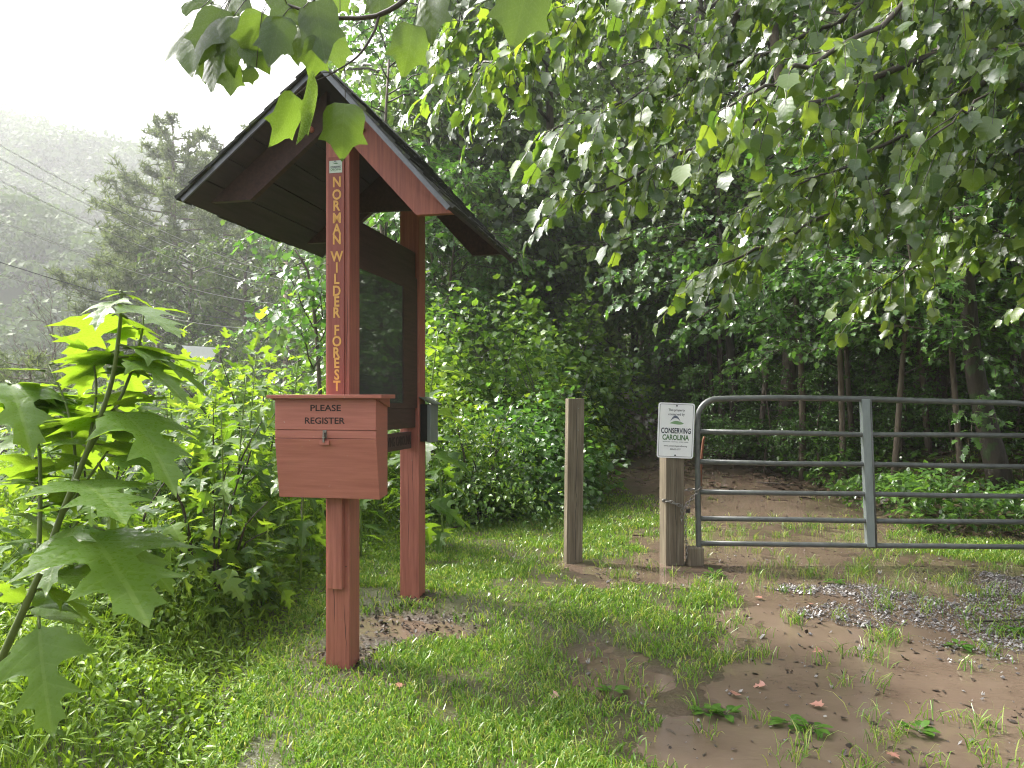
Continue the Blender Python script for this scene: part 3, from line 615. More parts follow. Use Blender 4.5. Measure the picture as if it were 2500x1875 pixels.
mb = MB(); mb.prism([(-.0715, 1.42), (-.0715, 1.4654), (-.262, 1.4654)], 0, xr + .001, xr + .014); mb.build('lid_cheek', M['redx'], bxp); mb = MB(); mb.prism([(-.0715, 1.42), (-.0715, 1.4654), (-.262, 1.4654)], 0, xl - .014, xl - .001); mb.build('lid_cheek', M['redx'], bxp)
M['recess'] = surf('carved_black_paint', (.012, .008, .008), (.03, .016, .014), (60, 60, 60), .7, .1, .001)
def fit_text(body_, wd, hh, mat, bold=.0):
    me = text_mesh('lettering', body_, .1, mat, bold, .0003); co = np.array([c.co[:] for c in me.vertices]); lo = co.min(0); hi = co.max(0); c = (lo + hi) / 2
    me.transform(Matrix.Diagonal((wd / (hi[0] - lo[0]), hh / (hi[1] - lo[1]), 1, 1)) @ Matrix.Translation((-c[0], -c[1], 0))); return me
for body_, u, v, wd_ in (('PLEASE', 795, 996, .172), ('REGISTER', 793, 1027, .226)):
    x_, z_ = kface(u, v, fy); obj('lettering', fit_text(body_, wd_, .034, M['recess'], .0015), bxp, (x_, fy - .0008, z_), (R(90), 0, 0))
hx, _ = kface(793, 1060, fy)
hp = empty('hasp', (0, 0, 0)); hp.parent = bxp
mb = MB(); mb.box((hx - .011, fy - .004, 1.257), (hx + .011, fy - .0005, 1.299)); mb.box((hx - .005, fy - .018, 1.235), (hx + .005, fy - .0045, 1.285)); mb.tube([(hx - .007, fy - .016, 1.262), (hx + .010, fy - .016, 1.262)], .003, 6)
mb.build('hasp_plate', M['chain'], hp, bevel=.001)
mb = MB(); mb.box((hx - .025, fy - .012, 1.222), (hx + .028, fy - .002, 1.2445)); mb.build('hasp_block', M['redx'], hp, bevel=.001)
# hanging short chain below the box
def link_chain(mb, pts, ll=.03, wr=.0026, wd=.009):
    pts = [Vector(p) for p in pts]; out = []; acc = 0; step = ll * .72
    for a, b in zip(pts, pts[1:]):
        L_ = (b - a).length; t = acc
        while t < L_: out.append((a + (b - a) * (t / L_), (b - a).normalized())); t += step
        acc = t - L_
    for i, (c, d) in enumerate(out):
        s_ = d.cross(Vector((0.3, 1, .2))).normalized(); s_ = s_ if i % 2 else d.cross(s_)
        ring = []
        for k in range(9):
            t = 2 * math.pi * k / 8; ring.append(c + d * (ll * .5 * math.cos(t)) + s_ * (wd * math.sin(t)))
        mb.tube(ring, wr, 5, caps=False)
cx_, cz_ = kface(737, 1218, -.15)
mb = MB(); link_chain(mb, [(cx_, -.15, .945), (cx_ - .004, -.15, .83)], .012, .0011, .0035); mb.build('hanging_chain', M['chain'], bxp)
# low board reading CAROLINA
cb = empty('lower_sign_board', (0, 0, 0)); cb.parent = K
y1_, zA = kside(993, 1055, .015); _, zB = kside(993, 1096, .015)
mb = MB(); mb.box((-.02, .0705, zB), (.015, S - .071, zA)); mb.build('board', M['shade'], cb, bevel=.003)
me = text_mesh('lettering', 'CONSERVING CAROLINA', .088, M['recess'], .001, .0008, align='RIGHT', sx=.62, spacing=1.05)
obj('lettering', me, cb, (.0158, S - .09, (zA + zB) / 2), (R(90), 0, R(90)))
# leaflet box on the far post
lb = empty('leaflet_box', (0, 0, 0)); lb.parent = K
mb = MB(); mb.box((.0715, S - .05, 1.17), (.125, S + .12, 1.43)); mb.build('box_body', M['black'], lb, bevel=.003)
mb = MB(); mb.box((.126, S - .06, 1.165), (.15, S + .11, 1.425)); mb.build('box_front', M['gatelight'], lb, bevel=.002)
mb = MB(); mb.prism([(.0715, 1.475), (.175, 1.425), (.175, 1.432), (.0715, 1.482)], 1, S - .075, S + .13); mb.build('lid', M['drip'], lb)

# ------------------------------------------------------------------ wooden posts, sign, gate, chain
def wood_post(name, u0, u1, vb, vt, label, lean=0, extra=0, yaw=.12):
    c = G((u0 + u1) / 2, vb); wd = (u1 - u0) / F * c.y * .93
    o = empty(name, c, yaw, label, 'post'); top = H + (HV - vt) / F * c.y - c.z
    mb = MB(); mb.box((-wd / 2, 0, -.08), (wd / 2, wd * .9, top)); b = mb.build('timber', M['postwood'], o, bevel=.005)
    mb = MB()                                # drying crack as a thin dark groove
    pts = [(random.uniform(-.008, .008) + .008, -.0006, z) for z in np.linspace(.02, top * .97, 14)]
    for a, c2 in zip(pts, pts[1:]): mb.add([(a[0] - .0016, a[1], a[2]), (a[0] + .0016, a[1], a[2]), (c2[0] + .0016, c2[1], c2[2]), (c2[0] - .0016, c2[1], c2[2])], [(0, 1, 2, 3)])
    mb.build('crack', M['black'], o)
    o.rotation_euler = (0, lean, yaw); return o, c, wd
p1, c1, w1 = wood_post('wooden_post', 1381, 1424, 1374, 973, 'weathered square timber post standing alone in the grass left of the gate', R(.7), yaw=.14)
for z in (1.29, 1.11): mb = MB(); mb.tube([(.02, .001, z), (.02, -.003, z)], .004, 6); mb.build('nail', M['gatelight'], p1)
p2, c2, w2 = wood_post('wooden_post', 1623, 1674, 1379, 984, 'weathered square timber post carrying the white sign beside the gate', 0, yaw=.20)
# sign
sgY = c2.y - .02; cS = P(1650, 1051, sgY); sw, sh = .302, .455
sg = empty('property_sign', cS, 0, 'white metal sign with navy and green lettering screwed to a timber post', 'sign'); sg.rotation_euler = (0, R(2.2), .03)
def rrect(wd, ht, r, n=5):
    pts = []
    for cx, cz, a0 in ((wd / 2 - r, ht / 2 - r, 0), (-wd / 2 + r, ht / 2 - r, 90), (-wd / 2 + r, -ht / 2 + r, 180), (wd / 2 - r, -ht / 2 + r, 270)):
        for k in range(n + 1): a = R(a0 + 90 * k / n); pts.append((cx + r * math.cos(a), cz + r * math.sin(a)))
    return pts
mb = MB(); mb.prism(rrect(sw, sh, .02), 1, -.003, 0); mb.build('sign_plate', M['signwhite'], sg)
o_, i_ = rrect(sw - .022, sh - .022, .014), rrect(sw - .028, sh - .028, .011); n_ = len(o_)
mb = MB(); mb.add([(a, -.0034, b) for a, b in o_] + [(a, -.0034, b) for a, b in i_], [(k, k + n_, (k + 1) % n_ + n_, (k + 1) % n_) for k in range(n_)]); mb.build('border_line', M['ink'], sg)
for body_, zc, wd_, hh_, mt, bold in (('This property', .166, .136, .026, 'ink', .001), ('conserved by', .131, .136, .026, 'ink', .001), ('CONSERVING', -.002, .247, .046, 'ink', .0028), ('CAROLINA', -.057, .221, .046, 'greenink', .0028),
        ('MOUNTAINS - FOOTHILLS - RIVERS - FARMS', -.094, .212, .0075, 'ink', 0), ('www.conservingcarolina.org', -.129, .194, .017, 'ink', .001), ('828-697-5777', -.155, .088, .013, 'ink', .001)):
    obj('lettering', fit_text(body_, wd_, hh_, M[mt], bold), sg, (0, -.0036, zc), (R(90), 0, 0))
hill_logo(.004, .070, .108, -.0038, sg, topm='greyink')
for z in (.204, -.204):
    mb = MB(); mb.tube([(0, -.003, z), (0, -.010, z)], .0065, 8); mb.build('screw', M['ink'], sg)
# gate
GY = 6.36; gb = P(1703, 1372, GY); gt = empty('gate', (gb.x, GY, float(gz(gb.x, GY))), 0, 'dark grey tubular steel farm gate with six rails chained to its post', 'gate')
O_ = Vector(gt.location)
def L(u, v, dy=0): p = P(u, v, GY) - O_; p.y += dy; return p
tl = [L(1706, 1330)] + [L(1705 - 3 * t, 1330 - t * 290) for t in (.3, .6, .9)]
cr = L(1752, 1022); rr_ = .165
arc = [Vector((cr.x - rr_ * math.cos(a), 0, cr.z + rr_ * math.sin(a))) for a in np.linspace(.0, math.pi / 2, 9)]
RE = 2560
mb = MB(); mb.tube([L(1706, 1352)] + tl + arc + [L(1900, 971), L(2115, 974), L(2300, 980), L(2480, 984), L(RE - 26, 992), L(RE - 4, 1012), L(RE, 1050), L(RE + 4, 1336)], .0235, 12)
mb.build('frame', M['gate'], gt)
for (ua, va, ub, vb_, uc, vc) in ((1708, 1054, 2113, 1061, RE, 1064), (1709, 1127, 2118, 1133, RE, 1140), (1709, 1201, 2122, 1206, RE, 1212), (1709, 1266, 2126, 1272, RE, 1275), (1709, 1326, 2130, 1332, RE, 1336)):
    mb = MB(); A, B, C_ = L(ua, va), L(ub, vb_), L(uc, vc); mid = (B + C_) / 2; mid.z += random.uniform(-.006, .004); q = (A + B) / 2; q.z += random.uniform(-.008, .003)
    mb.tube([A, q, B, mid, C_], .0215, 10); mb.build('rail', M['gate'], gt)
mb = MB(); a, b = L(2111, 974), L(2125, 1335)
for off, wd, dy0, dy1, in ((0, .036, -.028, -.024),):
    vs = []; 
    for p_, s_ in ((a, -1), (a, 1), (b, 1), (b, -1)): vs.append((p_.x + s_ * wd, dy0, p_.z))
    vs += [(x_, .026, z_) for x_, _, z_ in vs]
    mb.add(vs, [(3, 2, 1, 0), (4, 5, 6, 7), (0, 1, 5, 4), (1, 2, 6, 5), (2, 3, 7, 6), (3, 0, 4, 7)])
mb.build('upright', M['gatelight'], gt, bevel=.004)
mb = MB(); mb.tube([L(2122, 976, -.026), L(2136, 1336, -.026)], .009, 6); mb.build('upright_flange', M['gate'], gt)
# block, chain, padlock, rod
bk = G(1700, 1380); blk = empty('wooden_block', (bk.x, bk.y, bk.z), .15, 'short dark wooden block in the ground under the gate corner', 'block')
mb = MB(); mb.box((-.062, -.02, -.05), (.062, .09, .145)); mb.build('timber', M['postwood'], blk, bevel=.012)
fyP = c2.y - .03
ch = MB(); cp = lambda u, v, dy=0: P(u, v, fyP + dy)
link_chain(ch, [cp(1619, 1222, .15), cp(1620, 1222, .01), cp(1640, 1226, -.01), cp(1668, 1237, -.01), cp(1673, 1235, -.01)], .042, .0042, .0125)
link_chain(ch, [cp(1673, 1236, -.01), cp(1690, 1215, .0), cp(1708, 1192, -.02), cp(1712, 1189, .04)], .042, .0042, .0125)
link_chain(ch, [cp(1674, 1197, .14), cp(1693, 1194, .12)], .042, .0042, .0125)
link_chain(ch, [cp(1666, 1237, -.02), cp(1664, 1276, -.02)], .042, .0042, .0125)
link_chain(ch, [cp(1673, 1238, -.025), cp(1674, 1300, -.025), cp(1677, 1366, -.03)], .036, .0034, .010)
tag(ch.build('chain', M['chain']), 'steel chain looped round the sign post and the gate frame', 'chain')
lk = empty('padlock', cp(1680, 1243, -.03), .3, 'small black padlock hanging from the gate chain', 'padlock')
mb = MB(); mb.box((-.018, -.009, -.03), (.018, .009, .0)); mb.build('lock_body', M['black'], lk, bevel=.004)
mb = MB(); mb.tube([(-.011, 0, 0), (-.011, 0, .018), (0, 0, .028), (.011, 0, .018), (.011, 0, 0)], .003, 6); mb.build('shackle', M['chain'], lk)
mb = MB(); mb.tube([P(1707, 1360, 6.55), P(1709, 1200, 6.55), P(1712, 1120, 6.55), P(1717, 1075, 6.55), P(1720, 1066, 6.55)], .011, 7)
tag(mb.build('rusty_rod', M['rust']), 'thin rusty rod standing upright behind the gate post', 'rod')

# ------------------------------------------------------------------ trees
class Veg:                                   # gathers wood tubes and leaf placements of one plant
    def __init__(s): s.w = MB(); s.p = []; s.d = []; s.n = []; s.s = []
    def leaf(s, p, d, n, z): s.p.append(tuple(p)); s.d.append(tuple(d)); s.n.append(tuple(n)); s.s.append(z)
    def leaves(s, tmpl):
        return scatter(tmpl, np.array(s.p), np.array(s.d), np.array(s.n), np.array(s.s))
def rv(a=1.0): return Vector((random.gauss(0, 1), random.gauss(0, 1), random.gauss(0, 1))) * a
def bez(pts, n):                             # smooth polyline through points
    pts = [Vector(p) for p in pts]; out = []
    if len(pts) == 2: return [pts[0].lerp(pts[1], i / (n - 1)) for i in range(n)]
    ext = [pts[0] * 2 - pts[1]] + pts + [pts[-1] * 2 - pts[-2]]; segs = len(pts) - 1
    for i in range(n):
        t = i / (n - 1) * segs; k = min(int(t), segs - 1); t -= k; a, b, c, d = ext[k:k + 4]
        out.append(.5 * ((2 * b) + (c - a) * t + (2 * a - 5 * b + 4 * c - d) * t * t + (3 * b - a - 3 * c + d) * t ** 3))
    return out
def limb(vg, pts, r0, tw_every=.12, tw_len=(.3, .9), lf=(.09, .15), droop=.5, leaf_every=.08, wood_n=6, start=.15, rmin=.006, clump=0, face=None, sweep=None):
    n = max(6, int(sum((Vector(a) - Vector(b)).length for a, b in zip(pts, pts[1:])) / .25)); path = bez(pts, n)
    for i in range(1, n - 1): path[i] = path[i] + rv(.02)
    vg.w.tube(path, [max(rmin, r0 * (1 - .85 * i / n)) for i in range(n)], wood_n)
    tot = sum((path[i + 1] - path[i]).length for i in range(n - 1)); acc = 0; nxt = tot * start; side = 1
    for i in range(n - 1):
        seg = path[i + 1] - path[i]; l = seg.length; dirn = seg.normalized()
        while nxt < acc + l:
            q = path[i] + seg * ((nxt - acc) / l); side = -side; lat = dirn.cross(Vector((0, 0, 1))).normalized() * side
            td = (dirn * .6 + lat * random.uniform(.3, .9) + rv(.3) + Vector((0, 0, -droop * random.random()))).normalized()
            if sweep is not None: td = (td + sweep * random.uniform(.3, 1)).normalized()
            tl_ = random.uniform(*tw_len) * (1 - .35 * nxt / tot); e = q + td * tl_ + Vector((0, 0, -droop * .35 * tl_)); md = q + td * tl_ * .5 + Vector((0, 0, .03))
            vg.w.tube([q, md, e], [rmin * .9, rmin * .6, rmin * .35], 4, caps=False)
            k = max(3, int(tl_ / leaf_every))
            for j in range(k):
                t = (j + .6) / k; a = q.lerp(md, t * 2) if t < .5 else md.lerp(e, t * 2 - 1)
                out = td * .5 + rv(.45) + (sweep * .5 if sweep is not None else Vector()); out.z -= droop * random.uniform(.5, 1.4); nn = Vector((0, 0, .9)) + rv(.5)
                if face is not None: nn += face
                vg.leaf(a + rv(clump), out, nn, random.uniform(*lf))
            nxt += tw_every * random.uniform(.6, 1.4)
        acc += l
def finish(vg, name, mats, tmpl, label, cat, group=None, loc=(0, 0, 0), wood='branches', leaf='foliage', trunk=None):
    """points were given in world space; shift them to the thing's base"""
    o = empty(name, loc, 0, label, cat, group); l = Vector(loc)
    if vg.w.v:
        vg.w.v = [tuple(Vector(v) - l) for v in vg.w.v]; vg.w.build(wood, mats[0], o)
    if trunk is not None:
        trunk.v = [tuple(Vector(v) - l) for v in trunk.v]; trunk.build('trunk', mats[2] if len(mats) > 2 else mats[0], o)
    V, T, U = vg.leaves(tmpl); V = V - np.array(l, np.float32)
    obj(leaf, tri_mesh(leaf, V, T, mats[1], uv=U, smooth=True), o); return o
SW = Vector((-.75, -.1, -.45))               # twigs sweep towards the open clearing
LIT = Vector((-.35, -.45, .1))
def limb_uv(vg, pts, r, **k): limb(vg, [P(*p) for p in pts], r, sweep=SW * k.pop('sw', .6), face=LIT, **k)
# big tulip tree whose limbs sweep over the gate; its trunk stands right of the gate
vg = Veg(); tr = MB(); tb = on(6.6, 7.4)
tr.tube(bez([tb, tb + Vector((-.1, 0, 3)), tb + Vector((-.3, -.1, 7)), tb + Vector((-.2, 0, 12))], 14), [.24 - .011 * i for i in range(14)], 14)
T0 = lambda z: tuple(tb + Vector((-.05, 0, z)))
def fromtrunk(z, pts, r, **k): limb(vg, [T0(z)] + [P(*p) for p in pts], r, sweep=SW * k.pop('sw', .6), face=LIT, **k)
kw = dict(tw_every=.07, tw_len=(.35, 1.1), lf=(.085, .175), droop=.8, leaf_every=.06, start=.15)
fromtrunk(2.9, [(2500, 212, 6.3), (2212, 332, 6.0), (1950, 450, 5.7)], .040, **kw)
fromtrunk(2.4, [(2600, 380, 6.8), (2109, 487, 6.6), (1897, 590, 6.4), (1720, 670, 6.3)], .040, **kw)
fromtrunk(3.6, [(2420, 120, 6.6), (2080, 229, 6.3), (1794, 320, 6.2), (1593, 412, 6.1), (1420, 470, 6.0)], .042, **kw)
fromtrunk(4.6, [(2350, -160, 6.4), (1845, 0, 6.0), (1782, 86, 5.9), (1536, 240, 5.8), (1330, 330, 5.8)], .042, **kw)
fromtrunk(5.4, [(2200, -320, 6.0), (1550, -80, 5.8), (1290, 90, 6.2), (1120, 200, 6.6)], .040, **kw)
fromtrunk(4.2, [(2300, 0, 7.0), (1900, 120, 7.1), (1650, 230, 7.2), (1450, 350, 7.3)], .035, **kw)
fromtrunk(3.3, [(2300, 300, 7.2), (2000, 400, 7.2), (1800, 520, 7.3)], .03, **kw)
fromtrunk(5.9, [(2100, -250, 7.3), (1650, -60, 7.6), (1350, 80, 7.8), (1180, 230, 7.8)], .035, **kw)
fromtrunk(2.2, [(2420, 560, 7.4), (2250, 640, 7.3), (2120, 720, 7.2)], .022, **kw)
fromtrunk(3.9, [(2420, -40, 5.6), (2100, 90, 5.0), (1900, 190, 4.7), (1780, 260, 4.6)], .03, **dict(kw, tw_every=.14))
fromtrunk(6.6, [(1900, -260, 6.5), (1500, -120, 6.6), (1250, 10, 6.8), (1080, 90, 7.0)], .035, **kw)
fromtrunk(5.0, [(2500, -140, 6.8), (2250, 30, 6.8), (2100, 120, 6.8)], .03, **kw)
fromtrunk(3.0, [(2560, 120, 5.4), (2400, 240, 5.0), (2280, 330, 4.8)], .02, **dict(kw, tw_every=.16))
print('tulip leaves', len(vg.p))
finish(vg, 'tulip_tree', (M['twig'], M['tulip'], M['bark']), tul_mid, 'large tulip tree whose leafy limbs sweep down over the steel gate', 'tree', loc=tb, trunk=tr)
# slender tree rising behind the kiosk roof: finer, paler leaves
def clump_tree(name, base, ht, r0, spread, zlow, nl, label, mat='forest', tmpl=tul_far, lf=(.10, .16), every=.17, group=None, lean=(0, 0), bark='bark', seed=0, tw=(.4, 1.1), cat='tree', droop=.5, leaf_every=.085):
    random.seed(seed); vg = Veg(); tr = MB(); b = Vector(base); tp = b + Vector((lean[0], lean[1], ht)); n = 12
    path = bez([b + Vector((0, 0, -.15)), b.lerp(tp, .35) + rv(.12), b.lerp(tp, .7) + rv(.15), tp], n)
    rad = [r0 * (1 - .8 * (i / n)) for i in range(n)]; rad[0] *= 1.12; tr.tube(path, rad, 10)
    for k in range(nl):
        f = zlow + (1 - zlow) * (k + random.random()) / nl; q = path[min(n - 1, int(f * n))].lerp(path[min(n - 1, int(f * n) + 1)], (f * n) % 1) if f < 1 else tp
        a = random.uniform(0, 6.283); ln = spread * (1.15 - .75 * f) * random.uniform(.7, 1.2); dv = Vector((math.cos(a), math.sin(a), 0))
        limb(vg, [q, q + dv * ln * .5 + Vector((0, 0, ln * .22)), q + dv * ln + Vector((0, 0, ln * random.uniform(-.1, .25)))], r0 * .22, tw_every=every, tw_len=tw, lf=lf, droop=droop, leaf_every=leaf_every, wood_n=5, start=.2, rmin=.007)
    return finish(vg, name, (M['twig'], M[mat], M[bark]), tmpl, label, cat, group, loc=base, trunk=tr), len(vg.p)
def copy_tree(o, parent=None):
    c = o.copy(); sc.collection.objects.link(c); c.parent = parent
    for ch_ in list(o.children): copy_tree(ch_, c)
    return c
GF = 'trees of the forest behind the gate'
protos = []
specs = [  # u at base, distance, trunk radius, height, label
    (1915, 13.5, .15, 12, 'straight grey trunk with pale lichen spots behind the first panel of the gate', 0),
    (1625, 21, .24, 15, 'wide mossy trunk at the right edge of the flooded path', 1),
    (1697, 18, .19, 15, 'dark thick trunk just right of the wide mossy one', 2),
    (2252, 12.0, .19, 14, 'pale grey trunk forming the back half of the twin pair beyond the gate', 3)]
for i, (u, Yd, r, h_, lab, k) in enumerate(specs):
    x_ = (u - 1250) / F * Yd
    t, nleaf = clump_tree('forest_tree', on(x_, Yd), h_, r, 4.2, .16, 30, lab, seed=20 + i, group=GF, bark='barkdark' if i in (1, 2) else 'bark', lf=(.10, .17))
    protos.append((t, r)); print('tree leaves', nleaf)
copies = [
    (2308, 12.4, .22, 3, 0, 'brown spotted trunk forming the front half of the twin pair beyond the gate'),
    (1335, 17, .12, 0, 0, 'slim trunk rising out of the shrubs above the lone timber post'),
    (1515, 24, .07, 1, 0, 'thin far trunk at the left end of the row beside the path'),
    (1548, 22, .11, 2, 0, 'second trunk from the left in the row beside the path'),
    (1582, 25, .09, 3, 0, 'thin far trunk close against the wide mossy one'),
    (1745, 16, .05, 0, .05, 'very thin sapling trunk between two dark trunks'),
    (1800, 14, .09, 1, -.09, 'slim trunk leaning left, behind the white sign and gate corner'),
    (1850, 20, .10, 2, .02, 'narrow trunk between the leaning one and the lichen spotted one'),
    (1975, 17, .06, 3, .04, 'thin dark trunk just right of the lichen spotted one'),
    (2062, 19, .10, 1, 0, 'distant trunk above the red clay slope'),
    (2136, 15, .06, 0, -.03, 'thin trunk directly behind the upright of the gate'),
    (2395, 13, .07, 2, .02, 'thin trunk between the twin pair and the leaning red brown trunk'),
    (2465, 16, .13, 3, 0, 'trunk near the edge of the picture behind the end of the gate'),
    (1230, 20, .14, 1, 0, 'tree behind the shrubs between the kiosk and the lone post'),
    (1080, 19, .15, 3, 0, 'tree standing behind the right slope of the kiosk roof'),
    (960, 24, .16, 0, 0, 'farther tree standing behind the kiosk posts')]
for (u, Yd, r, k, lean, lab) in copies:
    x_ = (u - 1250) / F * Yd; src, r0 = protos[k]; c = copy_tree(src); c.location = on(x_, Yd); c.rotation_euler = (0, lean, random.uniform(0, 6.28)); s_ = random.uniform(.85, 1.1)
    c.scale = (s_, s_, s_ * random.uniform(.9, 1.1)); c['label'] = lab
    for ch_ in c.children:
        if ch_.name.startswith('trunk'): ch_.scale = (r / r0 / s_, r / r0 / s_, 1)
# understory filling the wood between the trunks
und, nl_ = clump_tree('understory_tree', on(4.6, 16.5), 5.2, .05, 2.0, .12, 40, 'bushy young tree behind the middle of the gate', seed=61, lf=(.08, .15), every=.10, tw=(.3, .8), group='young bushy trees between the trunks', leaf_every=.07); print('und', nl_)
US = [(1420, 19), (1500, 29), (1950, 18.5), (2080, 16), (2180, 17.5), (2350, 17), (2520, 14), (2450, 20), (1290, 16.5), (1180, 17.5), (1700, 26), (1850, 25), (2000, 24), (2200, 22), (2330, 25), (1600, 32), (1400, 26), (1050, 16.5), (1350, 22), (2600, 18), (1780, 20.5), (1640, 36), (1460, 44), (1520, 48), (1100, 25), (1240, 30)]
for k, (u, Yd) in enumerate(US):
    c = copy_tree(und); c.location = on((u - 1250) / F * Yd, Yd); c.rotation_euler = (0, 0, k * 2.1); s_ = random.uniform(.8, 1.35); c.scale = (s_, s_, s_ * random.uniform(.9, 1.3)); c['label'] = 'young bushy tree filling the gaps between the forest trunks'
# back rows that close the wood
bk_ = [(1400, 30), (1700, 33), (1900, 27), (2200, 24), (2450, 26), (2050, 34), (1150, 30), (1560, 38), (1300, 42), (2350, 36), (1000, 36), (1800, 44), (2600, 20), (2750, 15), (2550, 30)]
nrp, seen_ = 0, []
for k, (u, Yd) in enumerate(bk_):
    x_ = (u - 1250) / F * Yd; src, r0 = protos[k % 4]; c = copy_tree(src); c.location = on(x_, Yd); c.rotation_euler = (0, 0, k * 1.3); s_ = random.uniform(1.0, 1.3); c.scale = (s_, s_, s_)
    c['label'] = 'background tree closing the wood, those out of view at the right added for shade'; c['group'] = 'background trees of the deep wood'
# low leafy trees whose sprays hang down to the top of the gate
mlt, nl_ = clump_tree('low_maple', on(5.1, 11.4), 4.6, .045, 1.7, .22, 34, 'low maple with layered bright sprays behind the middle of the gate', mat='maple', tmpl=map_mid, seed=71, lf=(.07, .12), every=.085, tw=(.3, .7), group='low maples hanging over the bank behind the gate', droop=.25, leaf_every=.055); print('maple', nl_)
for k, (u, Yd, s_, lab) in enumerate([(2270, 10.6, 1.0, 'low maple in front of the twin trunks'), (2460, 10.6, 1.05, 'low maple at the right border beyond the gate'), (2150, 13.2, 1.25, 'low maple behind the gate upright, farther up the bank'), (2360, 13.6, 1.3, 'low maple behind the leaning trunk'), (1760, 15.5, 1.1, 'low maple between the dark trunks and the lichen spotted one'),
        (2560, 12, 1.3, 'low maple half cut off by the right border'), (1960, 15, 1.3, 'low maple behind the lichen spotted trunk'), (1130, 14.5, 1.1, 'low maple behind the shrubs right of the kiosk'), (1330, 17.5, 1.2, 'low maple behind the shrubs left of the path'), (2060, 17.5, 1.5, 'low maple above the red clay slope'), (2640, 9.5, 1.2, 'low maple outside the right end of the gate'), (950, 14.5, 1.7, 'low maple seen through the gap under the kiosk gable'), (1430, 24, 1.6, 'low maple left of the far end of the path'), (1620, 26, 1.6, 'low maple right of the far end of the path'), (1700, 21, 1.3, 'low maple behind the dark thick trunk'), (2180, 9.9, .95, 'low maple leaning over the gate just right of its upright'), (2350, 9.4, .9, 'low maple in front of the leaning trunk, nearest the gate'), (2060, 10.8, 1.05, 'low maple left of the gate upright, over the wet trail edge'), (1850, 13.2, 1.2, 'low maple left of the lichen spotted trunk'), (1640, 17.5, 1.25, 'low maple just right of the flooded path'), (2520, 9.6, 1.1, 'low maple beyond the far end of the gate')]):
    c = copy_tree(mlt); c.location = on((u - 1250) / F * Yd, Yd); c.rotation_euler = (0, 0, k * 1.9 + 1); c.scale = (s_, s_, s_); c['label'] = lab
for k, (u, Yd, s_) in enumerate([(1720, 13.2, .42), (1790, 12.6, .38), (1860, 12.2, .45), (2010, 11.2, .4), (2110, 11.8, .5), (2200, 10.8, .38), (2330, 10.4, .4), (2420, 11.5, .5), (1680, 16.5, .5), (1620, 18.5, .55), (1900, 14.8, .55), (2050, 14, .55), (2240, 14.5, .6), (2480, 10, .36), (1740, 19, .7), (1950, 17, .7)]):
    c = copy_tree(mlt); c.location = on((u - 1250) / F * Yd, Yd, -.25 * s_ * 4); c.rotation_euler = (0, 0, k * 2.3); c.scale = (s_ * 1.1, s_ * 1.1, s_); c['label'] = 'knee to waist high maple seedling on the bank behind the gate'; c['group'] = 'maple seedlings on the bank'
for k, (u, Yd, s_, lab) in enumerate([(1250, 17.5, 1.7, 'tall bushy tree closing the sky above the shrub bank'), (1120, 17, 1.8, 'tall bushy tree just right of the kiosk roof'), (1560, 30, 2.4, 'tall bushy tree above the far end of the path'), (1420, 22, 1.7, 'tall bushy tree left of the path above the lone post')]):
    c = copy_tree(und); c.location = on((u - 1250) / F * Yd, Yd); c.rotation_euler = (0, 0, k * 1.3); c.scale = (s_, s_, s_); c['label'] = lab
# trees closing the wood; those out of view right are added to shade the kiosk
for k, (x_, y_, s_) in enumerate([(9.2, 3.5, 1), (11, 4.5, 1.1), (10, 8, 1.1), (9, 11, 1.2), (12, 13, 1.2), (7.5, 14.5, 1.15), (3.2, 27, 1.2), (10.5, 17, 1.2), (5.5, 23, 1.2), (1.6, 25, 1.2)]):
    c = copy_tree(protos[k % 4][0]); c.location = on(x_, y_); c.rotation_euler = (0, 0, k * 2.7); c.scale = (s_, s_, s_); c['label'] = 'background tree closing the wood, those out of view at the right added for shade'; c['group'] = 'background trees of the deep wood'
# leaning trunk near the right edge
vg = Veg(); tr = MB(); b = G(2440, 1190); q1 = P(2400, 1000, b.y - .02); q2 = P(2372, 850, b.y - .1); q3 = P(2350, 560, b.y - .2); q4 = P(2300, 100, b.y - .2)
tr.tube(bez([b + Vector((.05, 0, -.1)), q1, q2, q3, q4], 14), [.15, .135, .125, .115, .11, .105, .1, .095, .09, .085, .08, .075, .07, .06], 12)
for (a, z, ln) in ((2.9, 2.2, 1.6), (3.6, 2.8, 2.0), (2.5, 3.2, 2.2), (4.2, 3.6, 2.0), (.3, 3.2, 2.0), (3.2, 4.2, 2.4)):
    q = b.lerp(q3, min(1, z / 3.2)); q = Vector((q.x, q.y, b.z + z * .8)); dv = Vector((math.cos(a), math.sin(a) * .7, .15))
    limb(vg, [q, q + dv * ln * .5, q + dv * ln], .016, tw_every=.11, tw_len=(.3, .7), lf=(.07, .12), droop=.35, face=LIT)
for (u, v) in ((2330, 1000), (2450, 1010), (2400, 960), (2490, 940), (2360, 1060)):
    q = P(2375, 1020, b.y - .18); limb(vg, [q, P((u + 2375) / 2, v + 10, b.y - .35), P(u, v + 20, b.y - .5)], .006, tw_every=.12, tw_len=(.12, .3), lf=(.07, .11), droop=.3, face=LIT, rmin=.003)
finish(vg, 'leaning_tree', (M['twig'], M['maple'], M['barkdark']), map_mid, 'leaning trunk with fresh leafy sprouts behind the right half of the gate', 'tree', loc=b, trunk=tr)
